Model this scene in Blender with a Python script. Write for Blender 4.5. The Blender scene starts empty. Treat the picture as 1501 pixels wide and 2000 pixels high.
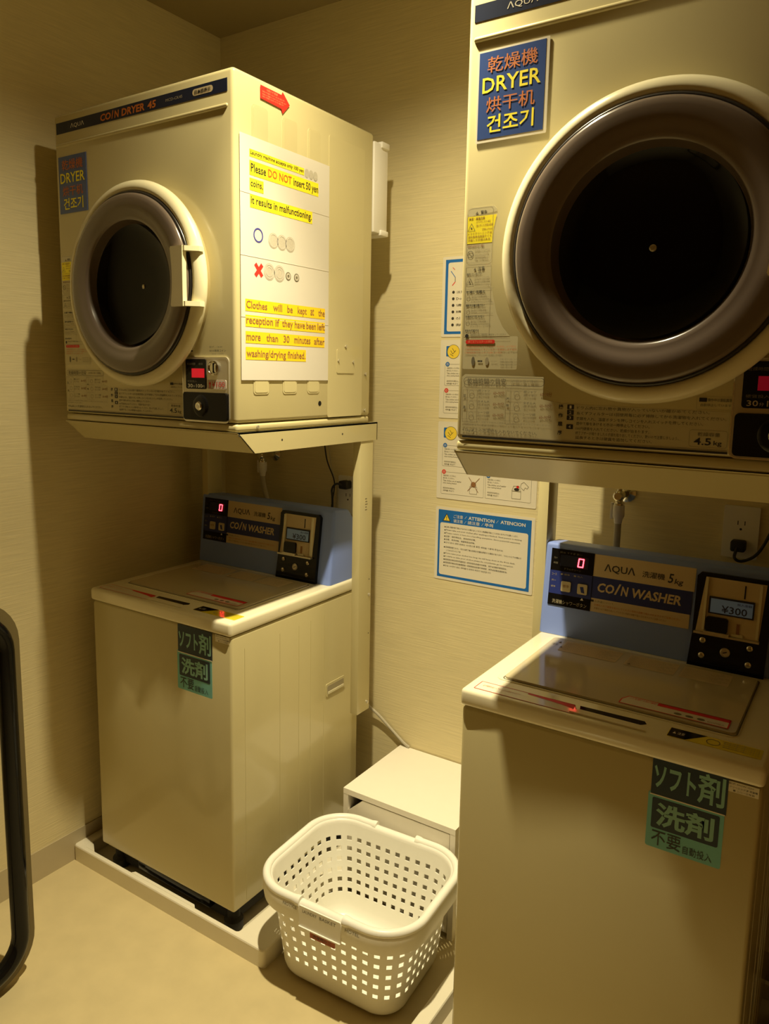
import bpy, bmesh, math, random
from mathutils import Vector, Matrix
random.seed(7)
SC = bpy.context.scene
COL = SC.collection
PI = math.pi

# ------------------------------------------------------------------ camera
cam_data = bpy.data.cameras.new('camera')
cam = bpy.data.objects.new('camera', cam_data)
COL.objects.link(cam)
SC.camera = cam
cam.matrix_world = Matrix(((0.83180770,-0.09411850,0.54702620,1.943661),(0.55483285,0.11255178,-0.82431341,-1.973285),(0.01601437,0.98917835,0.14584148,1.496056),(0,0,0,1)))
cam_data.sensor_fit = 'VERTICAL'
cam_data.sensor_height = 36.0
cam_data.sensor_width = 36.0
cam_data.lens = 1489.2234 / 2000 * 36.0
cam_data.shift_x = (750.5 - 726.8685) / 2000
cam_data.shift_y = (949.6936 - 1000) / 2000
cam_data.clip_start = 0.02

# ------------------------------------------------------------------ light, world, exposure
ZC = 2.589                    # ceiling height
LX, LY = 1.09, -0.803          # the recessed downlight
world = bpy.data.worlds.new('world')
SC.world = world
world.use_nodes = True
world.node_tree.nodes['Background'].inputs[0].default_value = (1.0, 0.75, 0.4, 1)
world.node_tree.nodes['Background'].inputs[1].default_value = 0.0
def spot(name, energy, size, blend):     # the lamp's wide spill and its narrower main beam
    ld = bpy.data.lights.new(name, 'SPOT')
    ld.energy = energy
    ld.color = (1.0, 0.87, 0.55)
    ld.spot_size = math.radians(size)
    ld.spot_blend = blend
    ld.shadow_soft_size = 0.022
    lo = bpy.data.objects.new(name, ld)
    lo.location = (LX, LY, ZC - 0.012)
    COL.objects.link(lo)
spot('downlight_spill', 54.0, 146, 0.7)
spot('downlight_beam', 165.0, 74, 1.0)
SC.view_settings.view_transform = 'Standard'
SC.view_settings.look = 'None'
SC.view_settings.gamma = 1.0
SC.view_settings.use_curve_mapping = False
SC.view_settings.exposure = 0.12

# ------------------------------------------------------------------ materials
def srgb(r, g, b):
    f = lambda c: (c / 255 / 12.92) if c / 255 <= 0.04045 else ((c / 255 + 0.055) / 1.055) ** 2.4
    return (f(r), f(g), f(b), 1)

def mat(name, rgb, rough=0.5, metal=0.0, coat=0.0, emit=None, estr=0.0, spec=0.5, noise=0.0, nscale=40.0, bump=0.0,
        stretch=(1, 1, 1), detail=3.0, trans=0.0, alpha=1.0, ior=1.45):
    m = bpy.data.materials.new(name)
    m.use_nodes = True
    nt = m.node_tree
    p = nt.nodes['Principled BSDF']
    col = rgb if len(rgb) == 4 else (*rgb, 1)
    p.inputs['Base Color'].default_value = col
    p.inputs['Roughness'].default_value = rough
    p.inputs['Metallic'].default_value = metal
    p.inputs['Coat Weight'].default_value = coat
    p.inputs['Coat Roughness'].default_value = 0.08
    p.inputs['Specular IOR Level'].default_value = spec
    p.inputs['Transmission Weight'].default_value = trans
    p.inputs['Alpha'].default_value = alpha
    p.inputs['IOR'].default_value = ior
    if emit:
        p.inputs['Emission Color'].default_value = (*emit[:3], 1)
        p.inputs['Emission Strength'].default_value = estr
    if noise or bump:
        tc = nt.nodes.new('ShaderNodeTexCoord')
        mp = nt.nodes.new('ShaderNodeMapping')
        mp.inputs['Scale'].default_value = stretch
        nz = nt.nodes.new('ShaderNodeTexNoise')
        nz.inputs['Scale'].default_value = nscale
        nz.inputs['Detail'].default_value = detail
        nt.links.new(tc.outputs['Object'], mp.inputs['Vector'])
        nt.links.new(mp.outputs['Vector'], nz.inputs['Vector'])
        if noise:
            mx = nt.nodes.new('ShaderNodeMix')
            mx.data_type = 'RGBA'
            mx.inputs[6].default_value = tuple(c * (1 - noise) for c in col[:3]) + (1,)
            mx.inputs[7].default_value = tuple(min(1, c * (1 + noise)) for c in col[:3]) + (1,)
            nt.links.new(nz.outputs['Fac'], mx.inputs[0])
            nt.links.new(mx.outputs[2], p.inputs['Base Color'])
        if bump:
            bp = nt.nodes.new('ShaderNodeBump')
            bp.inputs['Strength'].default_value = bump
            bp.inputs['Distance'].default_value = 0.002
            nt.links.new(nz.outputs['Fac'], bp.inputs['Height'])
            nt.links.new(bp.outputs['Normal'], p.inputs['Normal'])
    return m

M = {}
M['wall'] = mat('woven_wallpaper', (0.75, 0.65, 0.38), 0.62, noise=0.16, nscale=1.0, stretch=(9, 9, 260), bump=0.35, detail=4)
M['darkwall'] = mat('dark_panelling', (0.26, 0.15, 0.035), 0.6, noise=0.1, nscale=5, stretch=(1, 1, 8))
M['ceiling'] = mat('ceiling_paint', (0.42, 0.34, 0.17), 0.8, noise=0.03, nscale=60)
M['floor'] = mat('vinyl_floor', (0.64, 0.53, 0.29), 0.45, noise=0.12, nscale=14, detail=8)
M['base'] = mat('baseboard_vinyl', (0.52, 0.44, 0.28), 0.5, noise=0.03, nscale=30)
M['ivory'] = mat('ivory_enamel', (0.58, 0.51, 0.28), 0.20, coat=0.3, noise=0.015, nscale=6)
M['ivory_front'] = mat('ivory_front_enamel', (0.70, 0.63, 0.42), 0.3, coat=0.3, noise=0.015, nscale=6)
M['cream'] = mat('cream_plastic', (0.74, 0.68, 0.46), 0.25, coat=0.2, noise=0.01, nscale=20)
M['coverwhite'] = mat('cover_white_plastic', (0.84, 0.78, 0.58), 0.12, coat=0.5, noise=0.01, nscale=20)
M['flank'] = mat('shaded_cream_plastic', (0.36, 0.29, 0.13), 0.5)  # shade under the door ring's lip, painted in as a darker cream
M['labelbg'] = mat('label_ground', (0.58, 0.52, 0.32), 0.4, noise=0.01, nscale=30)
M['glossyellow'] = mat('glossy_yellow', (0.85, 0.70, 0.03), 0.12, coat=0.6)
M['tagred'] = mat('tag_red_brown', (0.42, 0.09, 0.03), 0.4)
M['lid'] = mat('lid_plastic', (0.60, 0.52, 0.34), 0.10, coat=0.6, noise=0.01, nscale=20)
M['duct'] = mat('duct_white', (0.85, 0.82, 0.76), 0.5, noise=0.01, nscale=20)
M['pan'] = mat('pan_white_plastic', (0.84, 0.78, 0.62), 0.35, noise=0.02, nscale=20)
M['pan_in'] = mat('pan_inside', (0.62, 0.55, 0.40), 0.5, noise=0.03, nscale=20)
M['white'] = mat('basket_white_plastic', (0.90, 0.88, 0.80), 0.33, noise=0.01, nscale=30)
M['cab'] = mat('white_board', (0.86, 0.80, 0.68), 0.45, noise=0.02, nscale=25)
M['paper'] = mat('paper', (0.66, 0.62, 0.56), 0.55, noise=0.01, nscale=20)
M['film'] = mat('laminate_film', (0.80, 0.74, 0.60), 0.18, coat=0.5, noise=0.005, nscale=20)
M['yellow'] = mat('highlight_yellow', (0.92, 0.78, 0.02), 0.6, noise=0.02, nscale=40)
M['amber'] = mat('highlight_amber', (0.92, 0.62, 0.01), 0.6, noise=0.02, nscale=40)
M['dark'] = mat('dark_print', (0.03, 0.027, 0.022), 0.5)
M['greyp'] = mat('grey_print', (0.16, 0.14, 0.09), 0.6)
M['paleprint'] = mat('pale_grey_print', (0.36, 0.31, 0.20), 0.6)
M['brownp'] = mat('brown_print', (0.30, 0.14, 0.05), 0.6)
M['orangep'] = mat('orange_text', (0.55, 0.15, 0.02), 0.6)
M['red'] = mat('red_print', (0.72, 0.03, 0.02), 0.5)
M['salmon'] = mat('salmon_print', (0.70, 0.30, 0.14), 0.5)
M['navy'] = mat('navy_print', (0.012, 0.018, 0.045), 0.3)
M['blueband'] = mat('blue_band', (0.022, 0.035, 0.19), 0.35)
M['signblue'] = mat('sign_blue', (0.045, 0.085, 0.27), 0.25, coat=0.4)
M['postblue'] = mat('poster_blue', (0.010, 0.14, 0.48), 0.5)
M['ring_blue'] = mat('circle_blue', (0.05, 0.05, 0.30), 0.5)
M['teal'] = mat('sticker_teal', (0.18, 0.50, 0.50), 0.4)
M['tealtext'] = mat('sticker_teal_text', (0.26, 0.52, 0.46), 0.5)
M['stick_dark'] = mat('sticker_dark', (0.012, 0.03, 0.05), 0.35)
M['panelblue'] = mat('control_box_blue', (0.22, 0.31, 0.74), 0.38, noise=0.015, nscale=15)
M['black'] = mat('black_plastic', (0.006, 0.0055, 0.005), 0.12, spec=0.3)
M['blackmat'] = mat('matt_black', (0.018, 0.016, 0.013), 0.6)
M['glass'] = mat('smoked_window', (0.003, 0.0025, 0.002), 0.08, spec=0.22)
M['smoke'] = mat('smoked_cover', (0.15, 0.115, 0.092), 0.22, coat=0.6, noise=0.02, nscale=10)
M['smoke2'] = mat('smoked_inner_ring', (0.12, 0.09, 0.065), 0.25, coat=0.2)
M['gasket'] = mat('dark_gasket', (0.02, 0.017, 0.015), 0.3)
M['beige'] = mat('beige_plate', (0.62, 0.50, 0.30), 0.45, noise=0.01, nscale=30)
M['silver'] = mat('brushed_silver', (0.62, 0.58, 0.48), 0.32, metal=0.75, noise=0.02, nscale=60)
M['chrome'] = mat('chrome', (0.78, 0.77, 0.72), 0.12, metal=1.0)
M['button'] = mat('button_beige', (0.60, 0.52, 0.34), 0.4)
M['led'] = mat('led_digit', (0.9, 0.1, 0.1), 0.4, emit=(1.0, 0.025, 0.035), estr=16.0)
M['ledglow'] = mat('led_window', (0.06, 0.0, 0.0), 0.15, emit=(1.0, 0.01, 0.04), estr=0.10)
M['ledbright'] = mat('led_window_lit', (0.2, 0.0, 0.0), 0.15, emit=(1.0, 0.012, 0.03), estr=0.42)
M['lcd'] = mat('lcd_backlit', (0.25, 0.36, 0.45), 0.3, emit=(0.22, 0.38, 0.60), estr=0.03)
M['hose'] = mat('grey_hose', (0.46, 0.42, 0.32), 0.5, noise=0.03, nscale=30)
M['taupe'] = mat('satin_steel_edge', (0.15, 0.115, 0.05), 0.4, metal=0.0, noise=0.02, nscale=20)
M['coin'] = mat('coin_print', (0.50, 0.46, 0.38), 0.5, noise=0.25, nscale=400)
M['lamp'] = mat('lamp_glow', (1, 0.9, 0.7), 0.5, emit=(1, 0.8, 0.42), estr=20.0)
M['skyyellow'] = mat('poster_yellow', (0.90, 0.66, 0.06), 0.5)

# ------------------------------------------------------------------ mesh helpers
_tc = {}
def text_mesh(body, bold, shear, res):
    key = (body, bold, shear, res)
    if key in _tc:
        return _tc[key]
    c = bpy.data.curves.new('t', 'FONT')
    c.body = body
    c.size = 1.0
    c.offset = bold
    c.shear = shear
    c.resolution_u = res
    o = bpy.data.objects.new('t', c)
    me = o.to_mesh()
    vs = [v.co.copy() for v in me.vertices]
    fs = [tuple(p.vertices) for p in me.polygons]
    o.to_mesh_clear()
    bpy.data.objects.remove(o)
    bpy.data.curves.remove(c)
    if vs:
        x0 = min(v.x for v in vs); x1 = max(v.x for v in vs)
        y0 = min(v.y for v in vs); y1 = max(v.y for v in vs)
        w = max(x1 - x0, 1e-6); h = max(y1 - y0, 1e-6)
        vs = [((v.x - x0) / w, (v.y - y0) / h) for v in vs]
        r = (vs, fs, w / h)
    else:
        r = ([], [], 1)
    _tc[key] = r
    return r

IDENT = lambda u, v, o: (u, v, o)
def front(off=0.0):                    # u to the right, v up, o towards the viewer in front (-y)
    return lambda u, v, o: (u, -(o + off), v)
def side(w):                           # on the +x flank: u goes back, v up
    return lambda u, v, o: (w + o, u, v)
def topp(z):                           # on a horizontal top: u right, v back
    return lambda u, v, o: (u, v, z + o)

class MB:
    def __init__(s, T=None):
        s.v = []; s.f = []; s.m = []; s.mats = []; s.T = T or (lambda u, v, o: (u, v, o))
    def mi(s, m):
        if m not in s.mats: s.mats.append(m)
        return s.mats.index(m)
    def add(s, vs, fs, m, raw=False):
        b = len(s.v); k = s.mi(m)
        s.v += [tuple(v) if raw else s.T(*v) for v in vs]
        s.f += [tuple(b + i for i in f) for f in fs]
        s.m += [k] * len(fs)
    def poly(s, pts, o, m):
        s.add([(u, v, o) for u, v in pts], [tuple(range(len(pts)))], m)
    def quad(s, u0, v0, u1, v1, o, m):
        s.poly([(u0, v0), (u1, v0), (u1, v1), (u0, v1)], o, m)
    def prism(s, pts, o0, o1, m):
        n = len(pts)
        s.add([(u, v, o0) for u, v in pts] + [(u, v, o1) for u, v in pts],
              [tuple(range(n - 1, -1, -1)), tuple(range(n, 2 * n))] + [(i, (i + 1) % n, n + (i + 1) % n, n + i) for i in range(n)], m)
    def slab(s, u0, v0, u1, v1, o0, o1, m):
        s.prism([(u0, v0), (u1, v0), (u1, v1), (u0, v1)], o0, o1, m)
    def rslab(s, u0, v0, u1, v1, r, o0, o1, m, n=4):
        s.prism(rrect(u0, v0, u1, v1, r, n), o0, o1, m)
    def rquad(s, u0, v0, u1, v1, r, o, m, n=4):
        s.poly(rrect(u0, v0, u1, v1, r, n), o, m)
    def frame(s, u0, v0, u1, v1, r, t, o, m, n=4):       # outline of a rounded rectangle
        a = rrect(u0, v0, u1, v1, r, n); b = rrect(u0 + t, v0 + t, u1 - t, v1 - t, max(r - t, 1e-5), n)
        k = len(a)
        s.add([(u, v, o) for u, v in a + b], [(i, (i + 1) % k, k + (i + 1) % k, k + i) for i in range(k)], m)
    def line(s, u0, v0, u1, v1, t, o, m):
        d = Vector((u1 - u0, v1 - v0)); L = d.length or 1
        n = Vector((-d.y, d.x)) / L * t / 2
        s.poly([(u0 - n.x, v0 - n.y), (u1 - n.x, v1 - n.y), (u1 + n.x, v1 + n.y), (u0 + n.x, v0 + n.y)], o, m)
    def disc(s, cu, cv, r, o, m, n=20, ry=None):
        ry = ry or r
        s.poly([(cu + r * math.cos(2 * PI * i / n), cv + ry * math.sin(2 * PI * i / n)) for i in range(n)], o, m)
    def annulus(s, cu, cv, r0, r1, o, m, n=24):
        s.add([(cu + r * math.cos(2 * PI * i / n), cv + r * math.sin(2 * PI * i / n), o) for r in (r0, r1) for i in range(n)],
              [(i, (i + 1) % n, n + (i + 1) % n, n + i) for i in range(n)], m)
    def lathe(s, cu, cv, prof, m, n=48, cap=False):      # prof: (radius, o)
        k = len(prof)
        vs = [(cu + r * math.cos(2 * PI * i / n), cv + r * math.sin(2 * PI * i / n), o) for r, o in prof for i in range(n)]
        fs = [(j * n + i, j * n + (i + 1) % n, (j + 1) * n + (i + 1) % n, (j + 1) * n + i) for j in range(k - 1) for i in range(n)]
        if cap: fs.append(tuple((k - 1) * n + i for i in range(n)))
        s.add(vs, fs, m)
    def text(s, body, u0, v0, u1, v1, o, m, bold=0.0, shear=0.0, res=2, fit=True, align='l'):
        dbl = any(c in '機燥乾濯警意業務注請请烘不要自動投入' for c in body)
        vs, fs, asp = text_mesh(body, 0.0 if dbl else bold, shear, res)
        if dbl and bold > 0.011 and not getattr(s, '_d', False):
            s._d = True; q = (u1 - u0) * 0.006
            s.text(body, u0 + q, v0, u1 + q, v1, o + 0.00003, m, bold, shear, res, fit, align)
            s._d = False
        w, h = u1 - u0, v1 - v0
        if not fit:
            w2 = h * asp
            if align == 'c': u0 += (w - w2) / 2
            w = w2
        s.add([(u0 + a * w, v0 + b * h, o) for a, b in vs], fs, m)
    def rbox(s, x0, x1, y0, y1, z0, z1, r, m, seg=3, which='all'):
        bm = bmesh.new()
        bmesh.ops.create_cube(bm, size=1)
        for v in bm.verts:
            v.co = Vector(((x0 + x1) / 2 + v.co.x * (x1 - x0), (y0 + y1) / 2 + v.co.y * (y1 - y0), (z0 + z1) / 2 + v.co.z * (z1 - z0)))
        es = [e for e in bm.edges if which == 'all' or abs((e.verts[0].co - e.verts[1].co).normalized()['xyz'.index(which)]) > 0.9]
        bmesh.ops.bevel(bm, geom=es, offset=r, segments=seg, profile=0.5, affect='EDGES')
        s.bm(bm, m)
    def bm(s, bm, m):
        bm.verts.index_update()
        s.add([v.co for v in bm.verts], [tuple(v.index for v in f.verts) for f in bm.faces], m)
        bm.free()
    def tube(s, pts, r, m, n=10, closed=False, cap=True, rf=None):
        P = [Vector(p) for p in pts]; N = len(P)
        vs = []; nrm = None
        for i in range(N):
            a = P[(i - 1) % N] if (i or closed) else P[i]
            b = P[(i + 1) % N] if (i < N - 1 or closed) else P[i]
            t = (b - a).normalized()
            if nrm is None:
                nrm = t.orthogonal().normalized()
            nrm = (nrm - t * nrm.dot(t)).normalized()
            bi = t.cross(nrm)
            rr = rf(i) if rf else r
            vs += [P[i] + (nrm * math.cos(2 * PI * k / n) + bi * math.sin(2 * PI * k / n)) * rr for k in range(n)]
        M_ = N if closed else N - 1
        fs = [(i * n + k, i * n + (k + 1) % n, ((i + 1) % N) * n + (k + 1) % n, ((i + 1) % N) * n + k) for i in range(M_) for k in range(n)]
        if cap and not closed:
            fs += [tuple(range(n - 1, -1, -1)), tuple((N - 1) * n + k for k in range(n))]
        s.add(vs, fs, m)
    def build(s, name, parent=None, label=None, loc=None, smooth=True, angle=35):
        me = bpy.data.meshes.new(name)
        me.from_pydata(s.v, [], s.f)
        for m in s.mats: me.materials.append(M[m])
        me.polygons.foreach_set('material_index', s.m)
        if smooth:
            me.polygons.foreach_set('use_smooth', [True] * len(me.polygons))
            me.set_sharp_from_angle(angle=math.radians(angle))
        me.update()
        o = bpy.data.objects.new(name, me)
        COL.objects.link(o)
        if parent: o.parent = parent
        if loc: o.location = loc
        if label: o['label'] = label
        return o

def rrect(u0, v0, u1, v1, r, n=4):
    out = []
    for cx, cy, a0 in ((u1 - r, v0 + r, -PI / 2), (u1 - r, v1 - r, 0), (u0 + r, v1 - r, PI / 2), (u0 + r, v0 + r, PI)):
        out += [(cx + r * math.cos(a0 + PI / 2 * k / n), cy + r * math.sin(a0 + PI / 2 * k / n)) for k in range(n + 1)]
    return out

def spline(pts, n=8):
    P = [Vector(p) for p in pts]; out = []
    for i in range(len(P) - 1):
        p0 = P[max(i - 1, 0)]; p1 = P[i]; p2 = P[i + 1]; p3 = P[min(i + 2, len(P) - 1)]
        for k in range(n):
            t = k / n
            out.append(0.5 * ((2 * p1) + (p2 - p0) * t + (2 * p0 - 5 * p1 + 4 * p2 - p3) * t * t + (3 * p1 - p0 - 3 * p2 + p3) * t ** 3))
    return out + [P[-1]]

def thing(name, label, cat, loc=(0, 0, 0), rz=0, group=None):
    o = bpy.data.objects.new(name, None)
    o.empty_display_size = 0.05
    COL.objects.link(o)
    o.location = loc; o.rotation_euler = (0, 0, rz)
    o['label'] = label; o['category'] = cat
    if group: o['group'] = group
    return o
def tag(o, label, cat, group=None):
    o['label'] = label; o['category'] = cat
    if group: o['group'] = group
    return o
def struct(name, mb, **k):
    o = mb.build(name, **k); o['kind'] = 'structure'
    return o

# ------------------------------------------------------------------ room
RX, RY = 2.30, -2.75         # right wall, wall behind the photographer
b = MB(); b.slab(-0.1, RY - 0.1, RX + 0.1, 0.1, -0.06, 0.0, 'floor'); struct('floor', b, smooth=False)
b = MB(); b.slab(-0.1, RY - 0.1, RX + 0.1, 0.1, ZC, ZC + 0.06, 'ceiling'); struct('ceiling', b, smooth=False)
b = MB(); b.slab(-0.1, RY, 0.0, 0.0, 0, ZC, 'wall'); struct('wall_left', b, smooth=False)
b = MB(); b.slab(-0.1, 0.0, RX + 0.1, 0.1, 0, ZC, 'wall'); struct('wall_back', b, smooth=False)
b = MB(); b.slab(RX, RY, RX + 0.1, 0.0, 0, ZC, 'darkwall'); struct('wall_right', b, smooth=False)
b = MB(); b.slab(-0.1, RY - 0.1, RX + 0.1, RY, 0, ZC, 'darkwall'); struct('wall_front', b, smooth=False)
b = MB(); b.slab(0.0, RY, 0.003, 0.0, 0, 0.093, 'base'); struct('baseboard_left', b, smooth=False)
b = MB(); b.slab(0.0, -0.003, RX, 0.0, 0, 0.093, 'base'); struct('baseboard_back', b, smooth=False)

# ------------------------------------------------------------------ downlight in the ceiling
t = thing('downlight', 'round recessed ceiling lamp between the two dryers', 'lamp', (LX, LY, ZC))
b = MB(); b.lathe(0, 0, [(0.052, -0.0005), (0.066, -0.0005), (0.067, -0.004), (0.053, -0.006), (0.050, -0.0005)], 'duct', 32); b.build('trim_ring', t)
b = MB(); b.disc(0, 0, 0.046, -0.002, 'lamp', 32); b.build('bulb', t)

# ------------------------------------------------------------------ coin dryers
DW, DD, DH = 0.63, 0.5405, 0.7778
def make_dryer(name, label, ox, oy, oz, lit):
    t = thing(name, label, 'clothes dryer', (ox, oy, oz), 0, 'coin dryers on wall stands')
    F = front
    b = MB(); b.rbox(0, DW, 0, DD, 0.0195, DH, 0.010, 'ivory', 4)
    body = b.build('body', t)
    b = MB(); b.rbox(0.001, DW - 0.001, 0.001, DD - 0.004, 0, 0.0185, 0.006, 'ivory', 3); b.build('base_lip', t)
    # pressed ribs of the flank
    b = MB(side(DW))
    for s0, s1 in ((0.056, 0.109), (0.159, 0.212), (0.254, 0.302)):
        b.rslab(s0, 0.085, s1, 0.718, 0.008, 0.0, 0.0012, 'ivory')
        b.rslab(s0 + 0.004, 0.089, s1 - 0.004, 0.714, 0.006, 0.0012, 0.0019, 'ivory')
    b.build('flank_ribs', body)
    b = MB(side(DW)); b.rslab(0.338, 0.022, 0.495, 0.724, 0.006, 0.0, 0.0009, 'ivory'); b.build('service_panel', body)
    b = MB(side(DW)); b.rslab(0.377, 0.137, 0.454, 0.199, 0.003, 0.0009, 0.0024, 'ivory')
    b.build('inspection_plate', body)
    for s, v in ((0.415, 0.207), (0.382, 0.169), (0.449, 0.167), (0.510, 0.135), (0.508, 0.035)):
        b = MB(side(DW)); b.prism([(s - 0.003, v), (s + 0.003, v + 0.005), (s + 0.003, v - 0.005)], 0.0009, 0.0045, 'silver'); b.build('clip', body)
    b = MB(side(DW)); b.disc(0.306, 0.059, 0.0065, 0.0005, 'black'); b.build('drain_hole', body, 'black hole')
    b = MB(side(DW)); b.lathe(0.07, 0.010, [(0.004, 0.0), (0.0035, 0.0025)], 'silver', 12, True); b.build('screw', t)
    # back duct
    b = MB(); b.rbox(0.36, 0.632, DD, DD + 0.068, 0.522, 0.760, 0.004, 'duct', 2)
    b.rbox(0.355, 0.637, DD + 0.030, DD + 0.068, 0.748, 0.765, 0.003, 'duct', 2)
    b.rbox(0.355, 0.637, DD + 0.030, DD + 0.068, 0.517, 0.532, 0.003, 'duct', 2); b.build('back_duct', t, 'white duct box behind the machine')
    # name strip and ridge
    b = MB(F()); b.slab(0.012, 0.729, 0.613, 0.756, 0, 0.0006, 'navy')
    e = 0.0009
    b.text('ΛQUΛ', 0.071, 0.7355, 0.125, 0.7475, e, 'film', 0.0)
    b.text('CO', 0.189, 0.7335, 0.229, 0.7500, e, 'orangep', 0.03, 0.12)
    b.text('/', 0.231, 0.7335, 0.239, 0.7520, e, 'orangep', 0.03)
    b.text('N', 0.242, 0.7335, 0.259, 0.7500, e, 'orangep', 0.03, 0.12)
    b.text('DRYER', 0.268, 0.7335, 0.350, 0.7500, e, 'orangep', 0.03, 0.1)
    b.text('45', 0.360, 0.7335, 0.389, 0.7500, e, 'orangep', 0.03, 0.1)
    b.text('MCD-CK45', 0.422, 0.7390, 0.476, 0.7450, e, 'paleprint')
    b.rquad(0.508, 0.7355, 0.571, 0.7495, 0.007, e, 'beige')
    b.text('日本語表示', 0.515, 0.7380, 0.564, 0.7470, e * 1.4, 'dark', 0.02, 0, 1)
    b.build('name_strip', t, 'dark navy strip with the maker and model lettering')
    b = MB(); b.rbox(0.012, 0.614, -0.0035, 0.004, 0.6965, 0.7055, 0.004, 'ivory', 4); b.build('ridge', t)
    # door
    CU, CV = 0.332, 0.3355
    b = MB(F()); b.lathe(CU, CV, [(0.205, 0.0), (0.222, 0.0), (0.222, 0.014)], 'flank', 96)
    b.lathe(CU, CV, [(0.222, 0.014), (0.232, 0.0175), (0.2375, 0.0235), (0.2385, 0.030), (0.236, 0.037), (0.230, 0.043), (0.222, 0.0465), (0.2145, 0.0465), (0.2115, 0.0430), (0.209, 0.036)], 'cream', 96)
    d = b.build('door', t, 'round door with a cream ring', angle=60)
    b = MB(F()); b.lathe(CU, CV, [(0.2125, 0.038), (0.2115, 0.0470), (0.2080, 0.0500), (0.2050, 0.0490)], 'gasket', 96); b.build('gasket', d, angle=60)
    b = MB(F()); b.lathe(CU, CV, [(0.2065, 0.044), (0.2062, 0.0510), (0.2045, 0.0545), (0.200, 0.0570), (0.192, 0.0582), (0.180, 0.0585), (0.168, 0.0580), (0.164, 0.0560), (0.155, 0.0550), (0.149, 0.0535), (0.1465, 0.0505)], 'smoke', 96)
    b.lathe(CU, CV, [(0.1465, 0.0505), (0.1445, 0.044), (0.1420, 0.034), (0.1400, 0.029)], 'smoke2', 96)
    b.build('door_cover', d, 'smoked brown cover ring', angle=50)
    b = MB(F()); b.lathe(CU, CV, [(0.1405, 0.030), (0.134, 0.024), (0.12, 0.016), (0.09, 0.008), (0.05, 0.0035), (0.004, 0.002)], 'glass', 64, True)
    w = b.build('window', d, 'dark smoked glass of the drum window', angle=80)
    b = MB(F()); b.lathe(CU, CV, [(0.0055, 0.002), (0.0055, 0.0035), (0.0035, 0.0045), (0.0034, 0.004)], 'silver', 16, True); b.build('pivot', w)
    # handle: a curved plate held by two arms
    b = MB(F())
    lf = [(0.4985 + 0.005 * math.sin(PI * k / 10), 0.281 + 0.122 * k / 10) for k in range(11)]
    out = [(0.5005, 0.2775)] + [(0.537, 0.2775), (0.537, 0.407), (0.5005, 0.407)] + list(reversed(lf))
    b.prism([(u + 0.003, v) for u, v in out], 0.061, 0.070, 'cream')
    b.prism([(0.532, 0.2785), (0.540, 0.2785), (0.540, 0.406), (0.532, 0.406)], 0.058, 0.061, 'cream')
    for v0, v1 in ((0.396, 0.4065), (0.278, 0.2885)):
        vv = [(0.503, v0, 0.0585), (0.540, v0, 0.044), (0.566, v0, 0.030), (0.566, v0, 0.044), (0.545, v0, 0.068), (0.503, v0, 0.068)]
        vw = [(u, v1, o) for u, v, o in vv]; n5 = len(vv)
        b.add(vv + vw, [tuple(range(n5)), tuple(n5 + i for i in reversed(range(n5)))] + [(i, n5 + i, n5 + (i + 1) % n5, (i + 1) % n5) for i in range(n5)], 'cream')
    b.build('handle', d, 'cream pull handle on the door ring')
    b = MB(F()); b.prism([(0.484, 0.183), (0.494, 0.181), (0.494, 0.197), (0.490, 0.199)], 0, 0.02, 'black'); b.build('latch', t)
    # coin panel
    b = MB(F()); b.rslab(0.462, 0.0195, 0.611, 0.169, 0.012, 0, 0.0035, 'silver', 5)
    b.frame(0.462, 0.0195, 0.611, 0.169, 0.012, 0.0022, 0.0040, 'chrome', 5)
    cp = b.build('coin_panel', t, 'silver coin panel')
    b = MB(F()); b.rslab(0.475, 0.0955, 0.540, 0.164, 0.005, 0.0035, 0.0055, 'black'); e = 0.0058
    b.text('乾燥時間', 0.480, 0.150, 0.507, 0.1555, e, 'greyp', 0, 0, 1)
    b.text('標準', 0.518, 0.150, 0.532, 0.1555, e, 'greyp', 0, 0, 1)
    b.text('硬貨投入', 0.480, 0.1105, 0.512, 0.1155, e, 'greyp', 0, 0, 1)
    b.text('30', 0.482, 0.0985, 0.4975, 0.1070, e, 'silver', 0.01)
    b.text('分', 0.499, 0.0990, 0.505, 0.1040, e, 'silver', 0, 0, 1)
    b.text('100', 0.509, 0.0985, 0.529, 0.1070, e, 'silver', 0.01)
    b.text('円', 0.530, 0.0990, 0.536, 0.1040, e, 'silver', 0, 0, 1)
    dp = b.build('display', cp, 'black display panel')
    b = MB(F()); b.slab(0.495, 0.1215, 0.536, 0.1425, 0.0055, 0.0060, 'ledbright' if lit else 'ledglow')
    if lit:
        b.slab(0.516, 0.1235, 0.5195, 0.1405, 0.0060, 0.0063, 'ledbright')
    b.build('red_window', cp, 'lit red number window')
    b = MB(F()); b.lathe(0.565, 0.144, [(0.0165, 0.0035), (0.0165, 0.007), (0.0135, 0.009), (0.0125, 0.0075), (0.0125, 0.006)], 'chrome', 32, True)
    b.slab(0.5655, 0.133, 0.568, 0.155, 0.006, 0.0085, 'black'); b.rslab(0.572, 0.135, 0.5765, 0.153, 0.002, 0.006, 0.010, 'chrome'); b.build('coin_slot', cp)
    b = MB(F()); b.rslab(0.545, 0.0965, 0.603, 0.1170, 0.0025, 0.0035, 0.0042, 'paper'); e = 0.0045
    b.frame(0.546, 0.0975, 0.602, 0.1160, 0.0025, 0.0006, e, 'salmon')
    b.text('¥100', 0.558, 0.1010, 0.599, 0.1135, e, 'red', 0.005)
    b.prism([(0.5485, 0.107), (0.556, 0.107), (0.55225, 0.1145)], 0.0042, e, 'red'); b.slab(0.5508, 0.099, 0.5537, 0.107, 0.0042, e, 'red')
    b.build('price_sticker', cp, 'small white sticker reading ¥100 in red')
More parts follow.
